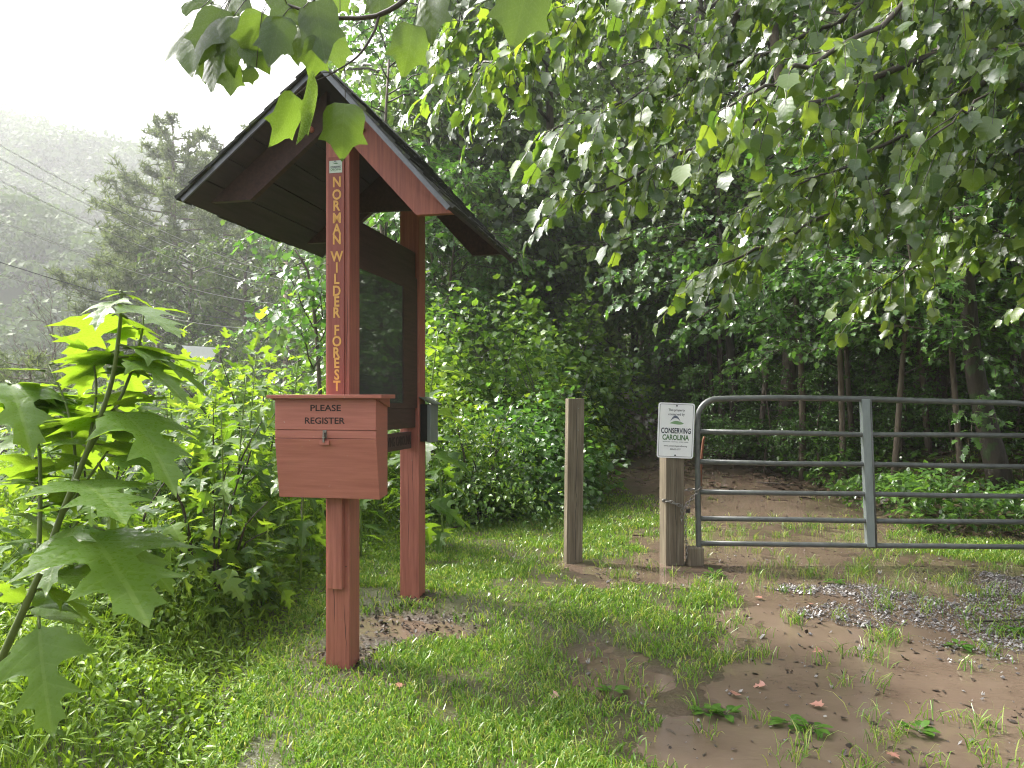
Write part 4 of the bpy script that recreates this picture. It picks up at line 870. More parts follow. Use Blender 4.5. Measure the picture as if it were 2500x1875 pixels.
# bright low maple branches in the middle
random.seed(5)
vg = Veg(); tr = MB(); b = on(*(((1960 - 1250) / F * 11.5), 11.5)); tp = P(1900, 330, 11.2)
tr.tube(bez([b + Vector((0, 0, -.1)), b.lerp(tp, .4) + Vector((.1, 0, 0)), tp], 10), [.06, .056, .052, .048, .044, .04, .035, .03, .025, .02], 8)
for pts in ([(1940, 640, 11.3), (1800, 640, 10.9), (1640, 690, 10.6), (1500, 740, 10.4)], [(1930, 600, 11.3), (1750, 600, 10.9), (1580, 640, 10.7), (1450, 700, 10.6)], [(1940, 700, 11.3), (1820, 720, 10.9), (1720, 770, 10.6), (1640, 830, 10.5)],
            [(1940, 720, 11.2), (1880, 780, 10.8), (1780, 800, 10.7)], [(1930, 560, 11.3), (1700, 540, 11), (1560, 580, 10.9)], [(1950, 650, 11.2), (2060, 640, 10.9), (2160, 690, 10.7)], [(1950, 720, 11.2), (2060, 740, 10.9), (2120, 790, 10.7)],
            [(1945, 600, 11.2), (2080, 560, 10.9), (2250, 600, 10.7)], [(1950, 680, 11.3), (2100, 680, 10.6), (2300, 760, 10.3)], [(1950, 620, 11.3), (2200, 640, 10.6), (2420, 700, 10.3)]):
    limb(vg, [P(*p) for p in pts], .018, tw_every=.075, tw_len=(.25, .6), lf=(.075, .125), droop=.25, leaf_every=.06, face=LIT)
finish(vg, 'young_maple', (M['twig'], M['maple'], M['bark']), map_mid, 'young maple with layered bright green leaf sprays in front of the dark trunks', 'tree', loc=b, trunk=tr)
# small leafy tree behind the near post, left of it
random.seed(11)
vg = Veg(); tr = MB(); b = on(-2.35, 9.2); tr.tube(bez([b, b + Vector((.05, 0, 1.2)), P(760, 700, 9.2), P(720, 610, 9.1)], 9), [.035, .033, .03, .027, .024, .02, .016, .012, .008], 7)
for pts in ([(765, 800, 9.1), (730, 720, 9.0), (700, 650, 9)], [(770, 850, 9.1), (800, 760, 9.0), (760, 660, 9)], [(765, 900, 9.0), (740, 830, 8.8), (700, 760, 8.8)], [(770, 760, 9.1), (820, 690, 9.2), (850, 640, 9.4)], [(765, 900, 9.0), (820, 840, 9), (860, 780, 9)], [(765, 800, 9.0), (790, 740, 8.8), (720, 680, 8.7)]):
    limb(vg, [P(*p) for p in pts], .010, tw_every=.07, tw_len=(.15, .4), lf=(.06, .11), droop=.3, leaf_every=.055, face=LIT, rmin=.003)
finish(vg, 'young_tree', (M['twig'], M['maple'], M['bark']), tul_far, 'small bright leaved tree just left of the near kiosk post', 'tree', loc=b, trunk=tr)

# ------------------------------------------------------------------ shrubs between kiosk and path
def shrub(name, c, rx, ry, rz_, n, tmpl, mat, sz, label, group=None, cat='shrub', seed=1, stems=10):
    random.seed(seed); r_ = np.random.default_rng(seed); vg = Veg(); c = Vector(c)
    a = unit(n); a[:, 2] = np.abs(a[:, 2]); lump = 1 + .75 * (fbm(a[:, 0] * 2.2 + seed, a[:, 1] * 2.2 + a[:, 2] * 3, seed, 3) - .5) * 2
    rad = (rng.random(n) ** .34) * (1 + .12 * np.abs(rng.normal(size=n))) * lump; pos = a * rad[:, None] * np.array([rx, ry, rz_]) + np.array(c); d, nr = leaf_dirs(n, a * .7, .45, .9, .7)
    o = empty(name, c, 0, label, cat, group)
    for k in range(stems):
        t = 6.283 * k / stems + random.random(); e = c + Vector((math.cos(t) * rx * .8, math.sin(t) * ry * .8, rz_ * random.uniform(.5, 1.25))); vg.w.tube(bez([c + Vector((math.cos(t), math.sin(t), 0)) * .12, c.lerp(e, .5) + Vector((0, 0, rz_ * .2)), e], 6), [.012, .010, .009, .007, .005, .003], 5, caps=False)
    vg.w.v = [tuple(Vector(v) - c) for v in vg.w.v]; vg.w.build('stems', M['twig'], o)
    g = scatter(tmpl, pos, d, nr, rng.uniform(sz[0], sz[1], n)); obj('foliage', tri_mesh('foliage', g[0] - np.array(c, np.float32), g[1], M[mat], uv=g[2]), o); return o
GS = 'shrubs banked between the kiosk and the path'
sh = [((-.55, 8.9), .95, .9, 1.0, 9000, oval, 'shrub', (.035, .07), 'small leaved shrub spilling onto the grass right of the far kiosk post'),
      ((.15, 9.9), 1.0, .9, 1.15, 9000, oval, 'shrub', (.035, .07), 'dark glossy shrub in the middle of the bank beside the lawn edge'),
      ((.5, 11.4), .85, .9, 1.25, 7500, oval, 'shrub', (.04, .075), 'shrub directly behind the lone timber post'),
      ((1.0, 13.2), .6, .9, 1.1, 5000, oval, 'maple', (.05, .09), 'leafy shrub leaning over the left edge of the flooded path'),
      ((-.3, 11.4), 1.3, 1.1, 1.9, 9000, tul_far, 'shrub', (.07, .13), 'tall broad leaved shrub behind the glossy ones'),
      ((-1.5, 10.2), 1.1, 1.0, 1.5, 7000, tul_far, 'weed', (.06, .11), 'yellowish green shrub seen between the two kiosk posts'),
      ((.75, 13.4), 1.2, 1.0, 2.1, 9000, tul_far, 'shrub', (.08, .14), 'tall shrub with big soft leaves at the head of the bank'),
      ((-2.2, 13.0), 1.8, 1.2, 2.2, 8000, tul_far, 'shrub', (.08, .14), 'large pale shrub behind the kiosk')]
sh[1] = sh[1][:4] + (6000, tul_far, 'maple', (.06, .11)) + sh[1][-1:]
sh += [((-3.6, 9.0), 1.5, 1.0, 1.25, 2600, big_mid, 'bigleaf', (.10, .19), 'bright broad leaved shrub left of the small bright tree'), ((-5.0, 8.6), 1.5, 1.0, 1.1, 2600, big_mid, 'bigleaf', (.10, .19), 'bright broad leaved shrub below the white road sign'),
       ((-2.6, 7.8), 1.0, .9, 1.35, 2000, big_mid, 'bigleaf', (.10, .18), 'bright broad leaved shrub behind the register box'), ((-6.6, 9.0), 1.8, 1.0, 1.0, 2600, big_mid, 'bigleaf', (.10, .19), 'bright broad leaved shrub behind the large near plant'),
       ((-1.7, 9.0), .8, .8, 1.6, 1600, big_mid, 'bigleaf', (.09, .17), 'bright broad leaved shrub seen through the kiosk posts'), ((-.35, 8.6), .55, .5, 1.1, 500, big_mid, 'bigleaf', (.08, .15), 'loose broad leaved sprays poking from the bank beside the far post'),
       ((.55, 10.6), .7, .5, 1.5, 450, big_mid, 'bigleaf', (.09, .16), 'loose broad leaved sprays above the middle of the bank'), ((.95, 12.2), .4, .5, 1.3, 300, big_mid, 'bigleaf', (.08, .14), 'loose broad leaved sprays right of the lone post')]
for i, (p, rx, ry, rz_, n, tm, mt, sz, lab) in enumerate(sh): shrub('shrub', on(p[0], p[1], -.1), rx, ry, rz_ * 1.12, n, tm, mt, sz, lab, GS, seed=40 + i)

# ------------------------------------------------------------------ tall lobed-leaf plants
def tall_plant(ht, nodes, ls, seed, tmpl=big_mid, mat='bigleaf', lean=(0, 0)):
    random.seed(seed); o = empty('tall_lobed_plant'); w_ = MB(); vg = Veg()
    path = bez([(0, 0, -.05), (lean[0] * .3, lean[1] * .3, ht * .5), (lean[0], lean[1], ht)], 12); w_.tube(path, [.013 - .0009 * i for i in range(12)], 7)
    a = random.uniform(0, 6.28)
    for k in range(nodes):
        f = .18 + .82 * k / (nodes - 1); i = min(10, int(f * 11)); q = path[i].lerp(path[i + 1], f * 11 - i); a += math.pi / 2 + random.gauss(0, .2); z_ = ls * (1 if f < .75 else 1 - (f - .75) * 2.4) * random.uniform(.8, 1.15)
        for s_ in (0, math.pi):
            t = a + s_ + random.gauss(0, .15); up = .15 + .8 * max(0, f - .75) * 2 - .35 * (1 - f); d = Vector((math.cos(t), math.sin(t), up)); e = q + d * z_ * .15
            w_.tube([q, e], [.004, .003], 4, caps=False); vg.leaf(e, d, Vector((0, 0, 1)) + d * .2 + rv(.18), z_)
    g = vg.leaves(tmpl); w_.build('stem', M['stem'], o); obj('leaves', tri_mesh('leaves', g[0], g[1], M[mat], uv=g[2]), o); return o
tp_ = [tall_plant(1.75, 11, .30, 1, lean=(.1, .05)), tall_plant(1.55, 10, .27, 2, lean=(-.12, 0)), tall_plant(1.35, 9, .28, 3, lean=(.05, -.1)), tall_plant(1.9, 13, .26, 4, lean=(-.05, .1))]
spots = [(-1.55, 5.6, 1.45, 'behind the register box, close against the near post'), (-1.95, 5.2, 1.3, 'just left of the register box'), (-2.4, 5.4, 1.4, 'a step left of the register box'), (-1.85, 6.3, 1.7, 'rising above the lid of the register box'),
    (-2.3, 6.6, 1.75, 'tallest of those behind the box'), (-2.9, 6.2, 1.45, 'in the middle of the patch left of the kiosk'), (-3.3, 5.6, 1.25, 'between the hero plant and the patch'), (-2.7, 7.4, 1.65, 'at the back of the patch below the power pole'),
    (-3.5, 7.0, 1.4, 'below the white road sign'), (-1.7, 7.4, 1.7, 'framed by the near post and the young tree'), (-2.2, 4.5, 1.0, 'low one in front of the patch'), (-2.75, 4.8, 1.05, 'low one left of the front of the patch'),
    (-1.3, 6.6, 1.2, 'seen between the two kiosk posts'), (-.78, 6.5, 1.95, 'white topped one just right of the far post'), (-.62, 6.9, 1.25, 'shorter one just right of the far post'), (-.95, 7.3, 1.4, 'half hidden behind the far post'),
    (-4.0, 6.3, 1.1, 'in the back of the left corner thicket'), (-3.1, 4.3, .95, 'short one in the left corner thicket'), (-3.9, 5.1, 1.15, 'at the left border behind the large near stem'), (-4.4, 7.4, 1.3, 'far one at the left border'),
    (-2.55, 3.6, .85, 'short one at the left border in the weeds'), (-2.1, 5.8, 1.55, 'bushy one left of the near post'), (-2.6, 5.9, 1.5, 'bushy one farther left of the near post'), (-3.0, 6.8, 1.6, 'slender one below the power lines')]
for k in range(34):
    yy_ = random.uniform(4.6, 8.2); xx_ = float(np.interp(yy_, *XB)) - random.uniform(.35, 3.2 + yy_ * .25); spots.append((xx_, yy_, random.uniform(.75, 1.05) * (1.0 + (yy_ - 4.6) * .13), 'filling the thicket between the larger ones'))
used = set()
GP = 'tall lobed plants in the thicket left of the kiosk'
for i, (x_, y_, h_, lab) in enumerate(spots):
    k = i % 4; o = tp_[k] if k not in used else copy_tree(tp_[k]); used.add(k); hs_ = (1.75, 1.55, 1.35, 1.9)[k]
    o.location = on(x_, y_); o.rotation_euler = (0, 0, i * 1.7); s_ = h_ / hs_; o.scale = (max(.8, s_), max(.8, s_), s_)
    tag(o, 'tall lobed leaf plant ' + lab.replace('hero', 'large near'), 'plant', GP)
for i, (p, rx, ry, h_, n, lab) in enumerate([((-1.95, 5.0), .42, .5, .85, 520, 'low leafy lobed shrub just left of the support board of the register box'), ((-2.5, 4.7), .5, .5, .85, 600, 'low leafy lobed shrub left of the one beside the register box'), ((-3.15, 4.5), .55, .5, .8, 600, 'low leafy lobed shrub in the middle of the left bank'),
        ((-2.3, 5.9), .6, .5, 1.15, 700, 'mid height lobed shrub directly behind the register box'), ((-3.1, 5.7), .6, .5, 1.1, 700, 'mid height lobed shrub left of the one behind the register box'), ((-3.9, 5.2), .6, .5, 1.0, 650, 'mid height lobed shrub behind the large near plant'), ((-2.6, 3.5), .45, .45, .55, 420, 'knee high lobed shrub in the weeds near the left border')]):
    shrub('shrub', on(p[0], p[1], -.05), rx, ry, h_, n, big_mid, 'bigleaf', (.09, .18), lab, 'lobed shrubs on the left bank', seed=80 + i)
# the large near plant at the left border
random.seed(3)
st = MB(); NY = 1.62
st.tube(bez([P(-150, 1960, NY + .05), P(0, 1616, NY), P(102, 1390, NY), P(147, 1265, NY), P(215, 1096, NY), P(271, 938, NY), P(292, 800, NY), P(297, 715, NY)], 30), [.0092 - .00021 * i for i in range(30)], 10)
for pts, r in (([(205, 1120, 0), (300, 960, .03), (345, 820, .05), (350, 760, .06)], .004), ([(92, 1410, 0), (98, 1200, .06), (88, 1060, .08), (20, 930, .1)], .0055), ([(170, 1200, 0), (185, 1130, .04), (165, 1000, .08), (120, 890, .1)], .004),
               ([(215, 1096, 0), (235, 960, .05), (225, 860, .06)], .0035), ([(147, 1265, 0), (250, 1120, .08), (330, 1010, .1)], .0035)):
    st.tube(bez([P(u, v, NY + dy) for u, v, dy in pts], 10), [r * (1 - .06 * i) for i in range(10)], 7)
NL = []; NR = random.Random(4)                                      # base (u, v, dY), tip (u, v, dY), facing vector, width factor through size only
def nl(b, t, n, dz=0): NL.append((P(b[0], b[1], NY + b[2]), P(t[0], t[1], NY + t[2]), Vector((n[0], n[1] * (.35 if n[2] > .5 else 1), n[2]))))
nl((95, 1505, -.02), (105, 1820, -.20), (.25, -1, .25)); nl((200, 1290, 0), (390, 1440, -.32), (.1, -.5, 1)); nl((190, 1275, 0), (60, 1420, -.22), (-.3, -.6, 1))
nl((230, 1285, 0), (480, 1395, -.05), (.1, -.3, 1)); nl((240, 1130, 0), (330, 1290, .12), (.5, .7, .5)); nl((260, 1110, 0), (470, 1150, -.02), (0, -.3, 1))
nl((180, 1170, 0), (330, 1215, -.28), (.1, -.25, 1)); nl((285, 1000, 0), (470, 1085, -.22), (.2, -.45, 1)); nl((290, 1005, 0), (520, 1060, .18), (.2, .3, 1))
nl((290, 990, 0), (120, 1110, .12), (-.2, .2, 1)); nl((300, 880, 0), (490, 905, -.1), (0, -.1, 1)); nl((300, 850, 0), (520, 850, .12), (.1, .3, 1)); nl((290, 860, 0), (130, 900, .10), (-.2, .5, 1))
nl((295, 740, 0), (470, 790, -.12), (.1, -.3, 1)); nl((292, 735, 0), (200, 740, -.15), (-.2, -.3, 1)); nl((290, 760, 0), (150, 850, .14), (-.3, .8, .6)); nl((300, 770, 0), (400, 840, .15), (.3, .7, .7))
nl((297, 715, 0), (330, 700, .03), (.1, .3, 1)); nl((297, 712, 0), (262, 700, .02), (-.1, .2, 1)); nl((297, 718, 0), (230, 720, -.04), (-.2, -.2, 1)); nl((297, 718, 0), (390, 735, .06), (.2, .1, 1))
nl((110, 905, .1), (-40, 890, 0), (-.1, -.4, 1)); nl((120, 890, .1), (250, 860, .12), (.1, .3, 1)); nl((15, 930, .1), (90, 1010, -.1), (.1, -.5, 1)); nl((88, 1060, .08), (-60, 1080, -.1), (0, -.4, 1))
nl((92, 1180, .06), (-60, 1150, 0), (0, -.2, 1)); nl((98, 1200, .06), (250, 1160, .15), (0, .4, 1)); nl((90, 1330, .03), (-40, 1290, .1), (-.2, .4, 1)); nl((60, 1480, 0), (-30, 1390, -.05), (-.4, -.2, .8))
nl((350, 760, .06), (470, 735, .1), (.1, .1, 1)); nl((345, 800, .06), (250, 830, .12), (0, .4, .9)); nl((90, 1430, 0), (240, 1440, .1), (.1, .6, .8)); nl((225, 860, .06), (110, 800, .0), (-.3, -.2, 1)); nl((330, 1010, .1), (440, 960, .2), (.2, .5, .8))
nl((150, 1250, .02), (20, 1230, -.1), (-.2, -.3, 1)); nl((95, 1330, .0), (190, 1370, .15), (.2, .7, .7)); nl((165, 1010, .08), (60, 960, .15), (-.3, .6, .7))
NL = [(b_, b_.lerp(t_, .88), n_v) for b_, t_, n_v in NL]
for k in range(48):
    f = NR.random(); q = P(*[np.interp(f, [0, .25, .5, .75, 1], c) for c in ([30, 120, 215, 271, 292], [1560, 1330, 1096, 938, 800])], NY) if NR.random() < .5 else P(*[np.interp(f, [0, .5, 1], c) for c in ([92, 88, 20], [1380, 1060, 930])], NY + .08)
    a = NR.uniform(0, 6.28); ln = NR.uniform(.11, .22); NL.append((q, q + Vector((math.cos(a) * ln, abs(math.sin(a)) * ln * 1.2, NR.uniform(-.05, .05))), Vector((NR.gauss(0, .25), NR.gauss(0, .25), 1))))
for b_, t_, n_v in NL: st.tube([b_, b_.lerp(t_, .12)], [.0032, .0022], 6)
o = empty('large_lobed_plant', P(-150, 1960, NY), 0, 'large near plant with huge jagged lobed leaves on a thick slanting stem', 'plant'); l = o.location
st.v = [tuple(Vector(v) - l) for v in st.v]; st.build('stem', M['stemdark'], o)
for b_, t_, n_v in NL:
    d = (t_ - b_); g = scatter(big_near, np.array([b_ - l]), np.array([d]), np.array([n_v]), np.array([d.length]))
    obj('leaf', tri_mesh('leaf', g[0], g[1], M['bigleaf'], smooth=True, uv=g[2]), o)

# ------------------------------------------------------------------ tulip tree branch hanging in front of the roof
TY = 2.0; random.seed(8)
br = MB(); bl = []
def tb_(pts, r0, r1, n=16): br.tube(bez([P(u, v, TY + dy) for u, v, dy in pts], n), [r0 + (r1 - r0) * i / (n - 1) for i in range(n)], 7)
tb_([(1500, -420, .5), (1200, -180, .2), (1010, -20, .03), (960, 20, 0), (900, 43, 0), (800, 42, 0), (720, 18, .02), (640, -10, .05), (560, -30, .05)], .010, .0022)
tb_([(925, 38, 0), (912, 80, -.01), (880, 130, -.02), (850, 155, -.02), (800, 185, -.03)], .0042, .0018)
def tlf(b, t, n, pet=None):
    b_ = P(b[0], b[1], TY + b[2]); t_ = P(t[0], t[1], TY + t[2]); bl.append((b_, t_, Vector(n)))
    if pet: p_ = P(*pet[:2], TY + (pet[2] if len(pet) > 2 else 0)); md = p_.lerp(b_, .5) + Vector((0, 0, .008)); br.tube([p_, md, b_], [.0013, .0012, .0011], 5)
tlf((843, 252, -.03), (824, 385, -.03), (-.1, -1, .12), (842, 160, -.02))
tlf((722, 232, .0), (688, 360, -.02), (1, -.42, .1), (800, 185, -.03)); tlf((770, 190, -.03), (745, 358, -.05), (1, .12, 0), (810, 178, -.03))
tlf((490, 20, .1), (430, 140, -.02), (-.3, -.6, .8), (560, -30, .05)); tlf((540, 20, .05), (480, 150, .02), (.2, -.7, .5), (580, -20, .05)); tlf((570, 40, .02), (545, 165, .0), (-.2, -.9, .3), (620, -15, .05)); tlf((640, 30, .0), (600, 150, .0), (.5, -.8, .2), (660, 0, .04))
tlf((530, 100, .06), (505, 225, .03), (-.5, -.7, .3), (570, -20, .05)); tlf((600, 110, .02), (660, 165, 0), (.1, -.7, .6), (650, 20, 0)); tlf((690, 40, .0), (650, 150, -.04), (.1, -.9, .4), (720, 18, .02)); tlf((560, 150, .05), (563, 232, .04), (.3, -.9, .1), (600, 60, .02))
tlf((500, 130, .1), (490, 195, .08), (-.2, -.9, .2), (560, 0, .05)); tlf((730, 60, .03), (712, 145, .0), (-.4, -.9, .1), (735, 20, .02)); tlf((800, 70, .03), (840, 160, .02), (.3, -.8, .3), (800, 42, 0)); tlf((770, 0, 0), (790, 150, -.02), (-.2, -1, .2), (740, 20, 0))
tlf((780, 90, 0), (760, 190, .0), (.4, -.9, .1), (800, 42, 0)); tlf((1010, 60, .03), (985, 170, .0), (.2, -1, .1), (1040, -60, .08)); tlf((1065, -30, .02), (1030, 90, .0), (-.6, -.8, .1), (1080, -100, .1)); tlf((1295, -60, -.25), (1250, 105, -.28), (.05, -1, .15), (1330, -160, .1))
tlf((830, -40, .05), (820, 30, .02), (.6, -.7, .1), (830, 43, 0)); tlf((600, -60, .08), (540, 40, .05), (-.2, -.6, .7), (640, -10, .05)); tlf((470, 0, .12), (520, 60, .08), (0, -.8, .5), (560, -30, .05)); tlf((680, -30, .04), (740, 60, 0), (.2, -.7, .6), (700, 8, .02))
tlf((930, -50, .05), (915, 45, .02), (-.3, -.9, .1), (980, 0, .02)); tlf((470, 60, .12), (440, 110, .06), (-.7, -.5, .4), (560, -30, .05)); tlf((625, 170, .0), (590, 200, .0), (.5, -.8, .1), (640, 30, 0))
o = empty('overhanging_branch', P(1500, -420, TY + .5), 0, 'near tulip tree branch with large wet leaves hanging over the kiosk roof', 'branch'); l = o.location
br.v = [tuple(Vector(v) - l) for v in br.v]; br.build('branch_wood', M['twig'], o)
for b_, t_, n_v in bl:
    d = (t_ - b_); g = scatter(tul_near[:2] + (tul_near[2],), np.array([b_ - l]), np.array([d]), np.array([n_v]), np.array([d.length]))
    obj('leaf', tri_mesh('leaf', g[0], g[1], M['tulipnear'], smooth=True, uv=g[2]), o)

# ------------------------------------------------------------------ far left: hill, pines, pole, cables, road sign
def pine(base, ht, r0, spread, nb, zlow, label, seed, tuft=.5, nt=38, name='pine_tree'):
    random.seed(seed); w_ = MB(); tr = MB(); b = Vector(base); vg = Veg(); path = bez([b, b + Vector((.15, 0, ht * .5)), b + Vector((0, 0, ht))], 14); tr.tube(path, [r0 * (1 - .88 * i / 13) for i in range(14)], 8)
    pos = []; 
    for k in range(nb):
        f = zlow + (1 - zlow) * (k + .5) / nb; q = b.lerp(b + Vector((0, 0, ht)), f); a = k * 2.4 + random.gauss(0, .3); ln = spread * random.uniform(.55, 1.15) * (1 - ((f - .45) / .62) ** 2 * (.85 if f > .45 else .6))
        ln = max(.5, ln); dv = Vector((math.cos(a), math.sin(a), 0)); e = q + dv * ln + Vector((0, 0, ln * random.uniform(.15, .5))); md = q + dv * ln * .55 + Vector((0, 0, ln * .08)); pth = bez([q, md, e], 7)
        w_.tube(pth, [max(.015, r0 * .2 * (1 - i / 7)) for i in range(7)], 4, caps=False)
        for j in range(int(ln * nt / 3)):
            t = random.uniform(.3, 1.0); i = min(5, int(t * 6)); c = pth[i].lerp(pth[i + 1], t * 6 - i) + rv(.28 * (.4 + ln * .12)); pos.append(c)
    pos = np.array([tuple(p) for p in pos]); n = len(pos); kN = 13
    P_ = np.repeat(pos, kN, 0); d = unit(n * kN) + np.array([0, 0, .45]); nr = unit(n * kN)
    g = scatter(needle, P_, d, nr, rng.uniform(tuft * .6, tuft, n * kN)); o = empty(name, base, 0, label, 'tree')
    for m_, nm_, mt_ in ((w_, 'branches', 'bark'), (tr, 'trunk', 'bark')): m_.v = [tuple(Vector(v) - b) for v in m_.v]; m_.build(nm_, M[mt_], o)
    obj('needles', tri_mesh('needles', g[0] - np.array(b, np.float32), g[1], M['pine']), o); return o
needle = (np.array([(0, -.09, 0), (0, .09, 0), (1, .03, 0), (1, -.03, 0)], np.float32), np.array([(0, 1, 2), (0, 2, 3)], np.int32), np.zeros((4, 2), np.float32))
def gl(u, Yd): return on((u - 1250) / F * Yd, Yd, -.2)
pine(gl(422, 52), 22.3, .34, 5.6, 66, .12, 'tall open pine with a see-through top standing against the white sky', 1)
pine(gl(545, 60), 24.0, .34, 4.8, 60, .2, 'second pine partly hidden by the left slope of the kiosk roof', 2)
pine(gl(640, 66), 27.0, .34, 4.8, 60, .3, 'third pine just left of the kiosk roof ridge', 3)
pine(gl(330, 46), 13.5, .28, 4.8, 50, .1, 'wide dark pine bough mass at the left foot of the tall pine', 4)
pine(gl(70, 24), 5.2, .12, 2.0, 36, .05, 'small young pine behind the large near plant', 5, tuft=.28)
GB = 'leafy trees below the power lines'
bt = [(470, 44, 12.5, 'rounded leafy tree below the tall pine'), (600, 46, 13.0, 'leafy tree under the eave of the kiosk roof'), (700, 40, 10.5, 'leafy tree behind the power pole'), (380, 40, 8.5, 'low leafy tree behind the white road sign'), (820, 45, 12, 'leafy tree hidden mostly by the near kiosk post'), (540, 36, 6.5, 'lowest leafy tree in front of the others'), (650, 34, 5.5, 'low bushy tree at the foot of the power pole'), (900, 55, 16, 'tree seen through the kiosk between the posts'), (760, 60, 18, 'tall tree rising behind the kiosk roof')]
pr = None
for i, (u, Yd, h_, lab) in enumerate(bt):
    b = gl(u, Yd)
    if pr is None: pr, _ = clump_tree('leafy_tree', b, 12, .22, 5.2, .08, 44, lab, mat='farleaf', tmpl=oval, lf=(.22, .38), every=.32, group=GB, seed=90, tw=(.6, 1.6), leaf_every=.16); 
    else: c = copy_tree(pr); c.location = b; s_ = h_ / 12; c.scale = (s_ * 1.0, s_, s_); c.rotation_euler = (0, 0, i * 1.1); c['label'] = lab
# dead tree
random.seed(31); w_ = MB()
b = gl(70, 30)
def grow(p, d, r, ln, dep):
    q = p + d * ln * .5 + rv(.04 * ln); e = p + d * ln + rv(.06 * ln); w_.tube([p, q, e], [r, r * .85, r * .65], 5, caps=False)
    if dep:
        for k in range(3 if dep > 1 else 4): grow(e if k else q, (d + rv(.42) + Vector((0, 0, .06))).normalized(), r * .6, ln * random.uniform(.55, .85), dep - 1)
grow(b, Vector((0, 0, 1)), .10, 2.4, 5)
w_.v = [tuple(Vector(v) - b) for v in w_.v]; tag(w_.build('bare_tree', M['bark'], None, b), 'leafless grey tree with tangled twigs against the misty hillside', 'tree')
# wooded hill
hx = np.linspace(-440, 40, 140); hy = np.linspace(70, 330, 90); HX, HY = np.meshgrid(hx, hy)
def hill_z(x, y):
    uu = 1250 + x / y * F
    top2 = np.interp(uu, [-600, 0, 60, 130, 230, 300, 420, 600, 800, 1100, 1500], [180, 318, 345, 382, 398, 405, 430, 470, 540, 640, 750])
    top1 = np.interp(uu, [-600, 0, 60, 130, 200, 260, 330, 600, 1500], [420, 545, 560, 590, 640, 690, 760, 860, 900])
    z2 = H + (HV - top2 - 14) / F * 260; z1 = H + (HV - top1 - 14) / F * 140
    a = sm((y - 75) / 65); b = sm((y - 155) / 105)
    return -3 + (z1 + 3) * a + (z2 - z1) * b + (fbm(x * .03, y * .03, 12, 3) - .5) * 8 * a
HZ = hill_z(HX, HY); i2 = np.arange(HX.size).reshape(HX.shape); Q = np.stack([i2[:-1, :-1], i2[:-1, 1:], i2[1:, 1:], i2[1:, :-1]], -1).reshape(-1, 4)
M['hillsoil'] = surf('hillside_soil', (.03, .045, .015), (.05, .07, .022), (.2, .2, .2), .9, 0)
tag(obj('hill', tri_mesh('hill', np.stack([HX, HY, HZ - 2.5], -1).reshape(-1, 3), Q, M['hillsoil'], smooth=True)), 'steep misty hillside across the valley', 'hill', kind='structure')
n = 8500; cx = rng.uniform(-420, 30, n); cy = rng.uniform(78, 300, n); uu = 1250 + cx / cy * F; k = (uu > -1000) & (uu < 900); cx, cy = cx[k], cy[k]; n = len(cx); cz = hill_z(cx, cy); cr_ = rng.uniform(3.0, 7.0, n) * (.6 + cy / 400); sel = rng.random(n) < .62; cx, cy, cz, cr_ = cx[sel], cy[sel], cz[sel] + rng.uniform(-1, 2.5, sel.sum()), cr_[sel]; n = len(cx)
kk = 190; a = unit(n * kk); a[:, 2] = np.abs(a[:, 2]) * 1.2 - .25; pos = np.repeat(np.stack([cx, cy, cz], 1), kk, 0) + a * np.repeat(cr_, kk)[:, None] * rng.uniform(.72, 1.08, (n * kk, 1)); d = unit(n * kk); 
card = (np.array([(-.4, -.45, 0), (.55, -.35, .1), (.45, .4, -.05), (-.5, .3, .12)], np.float32), np.array([(0, 1, 2), (0, 2, 3)], np.int32), np.zeros((4, 2), np.float32))
g = scatter(card, pos, d, a + unit(n * kk) * .3, np.repeat(cr_, kk) * rng.uniform(.12, .22, n * kk)); print('hill cards', n * kk)
tag(obj('hillside_forest', tri_mesh('hillside_forest', g[0], g[1], M['hillleaf'])), 'distant misty broadleaf forest covering the hillside', 'forest', kind='stuff')
# power pole and cables
pb = gl(697, 42); ptop = P(697, 640, 42)
pp = empty('power_pole', pb, 0, 'slim pale wooden power pole left of the near kiosk post', 'pole')
mb = MB(); mb.tube([(0, 0, 0), tuple(ptop - pb)], [.15, .12], 10); mb.build('pole', M['paleplank'], pp)
mb = MB(); tz = (ptop - pb).z; mb.box((-1.1, -.16, tz - .5), (1.1, -.05 - .0, tz - .38)); mb.build('crossarm', M['paleplank'], pp)
GWI = 'cables running from the pole to the upper left'
wires = [((697, 668), (-120, 285), .014, 'wire', 'topmost pale cable slanting down to the power pole'), ((697, 684), (-120, 320), .014, 'wire', 'second pale cable just under the topmost'), ((700, 705), (-120, 380), .013, 'wire', 'third pale cable slanting to the pole'),
         ((700, 742), (-120, 490), .013, 'wire', 'fourth pale cable crossing the pine boughs'), ((702, 783), (-120, 600), .017, 'wireblack', 'black cable crossing in front of the bare tree'), ((702, 800), (-120, 632), .015, 'wire', 'lowest bright cable above the near plant')]
for a_, b_, r_, mt, lab in wires:
    A = P(a_[0], a_[1], 41.8); B = P(b_[0], b_[1], 17); pts = [A.lerp(B, t / 14) + Vector((0, 0, -4 * .55 * (t / 14) * (1 - t / 14))) for t in range(15)]
    mb = MB(); mb.tube(pts, [r_ * (1.25 - .7 * t / 14) for t in range(15)], 5); tag(mb.build('power_cable', M[mt]), lab, 'cable', GWI)
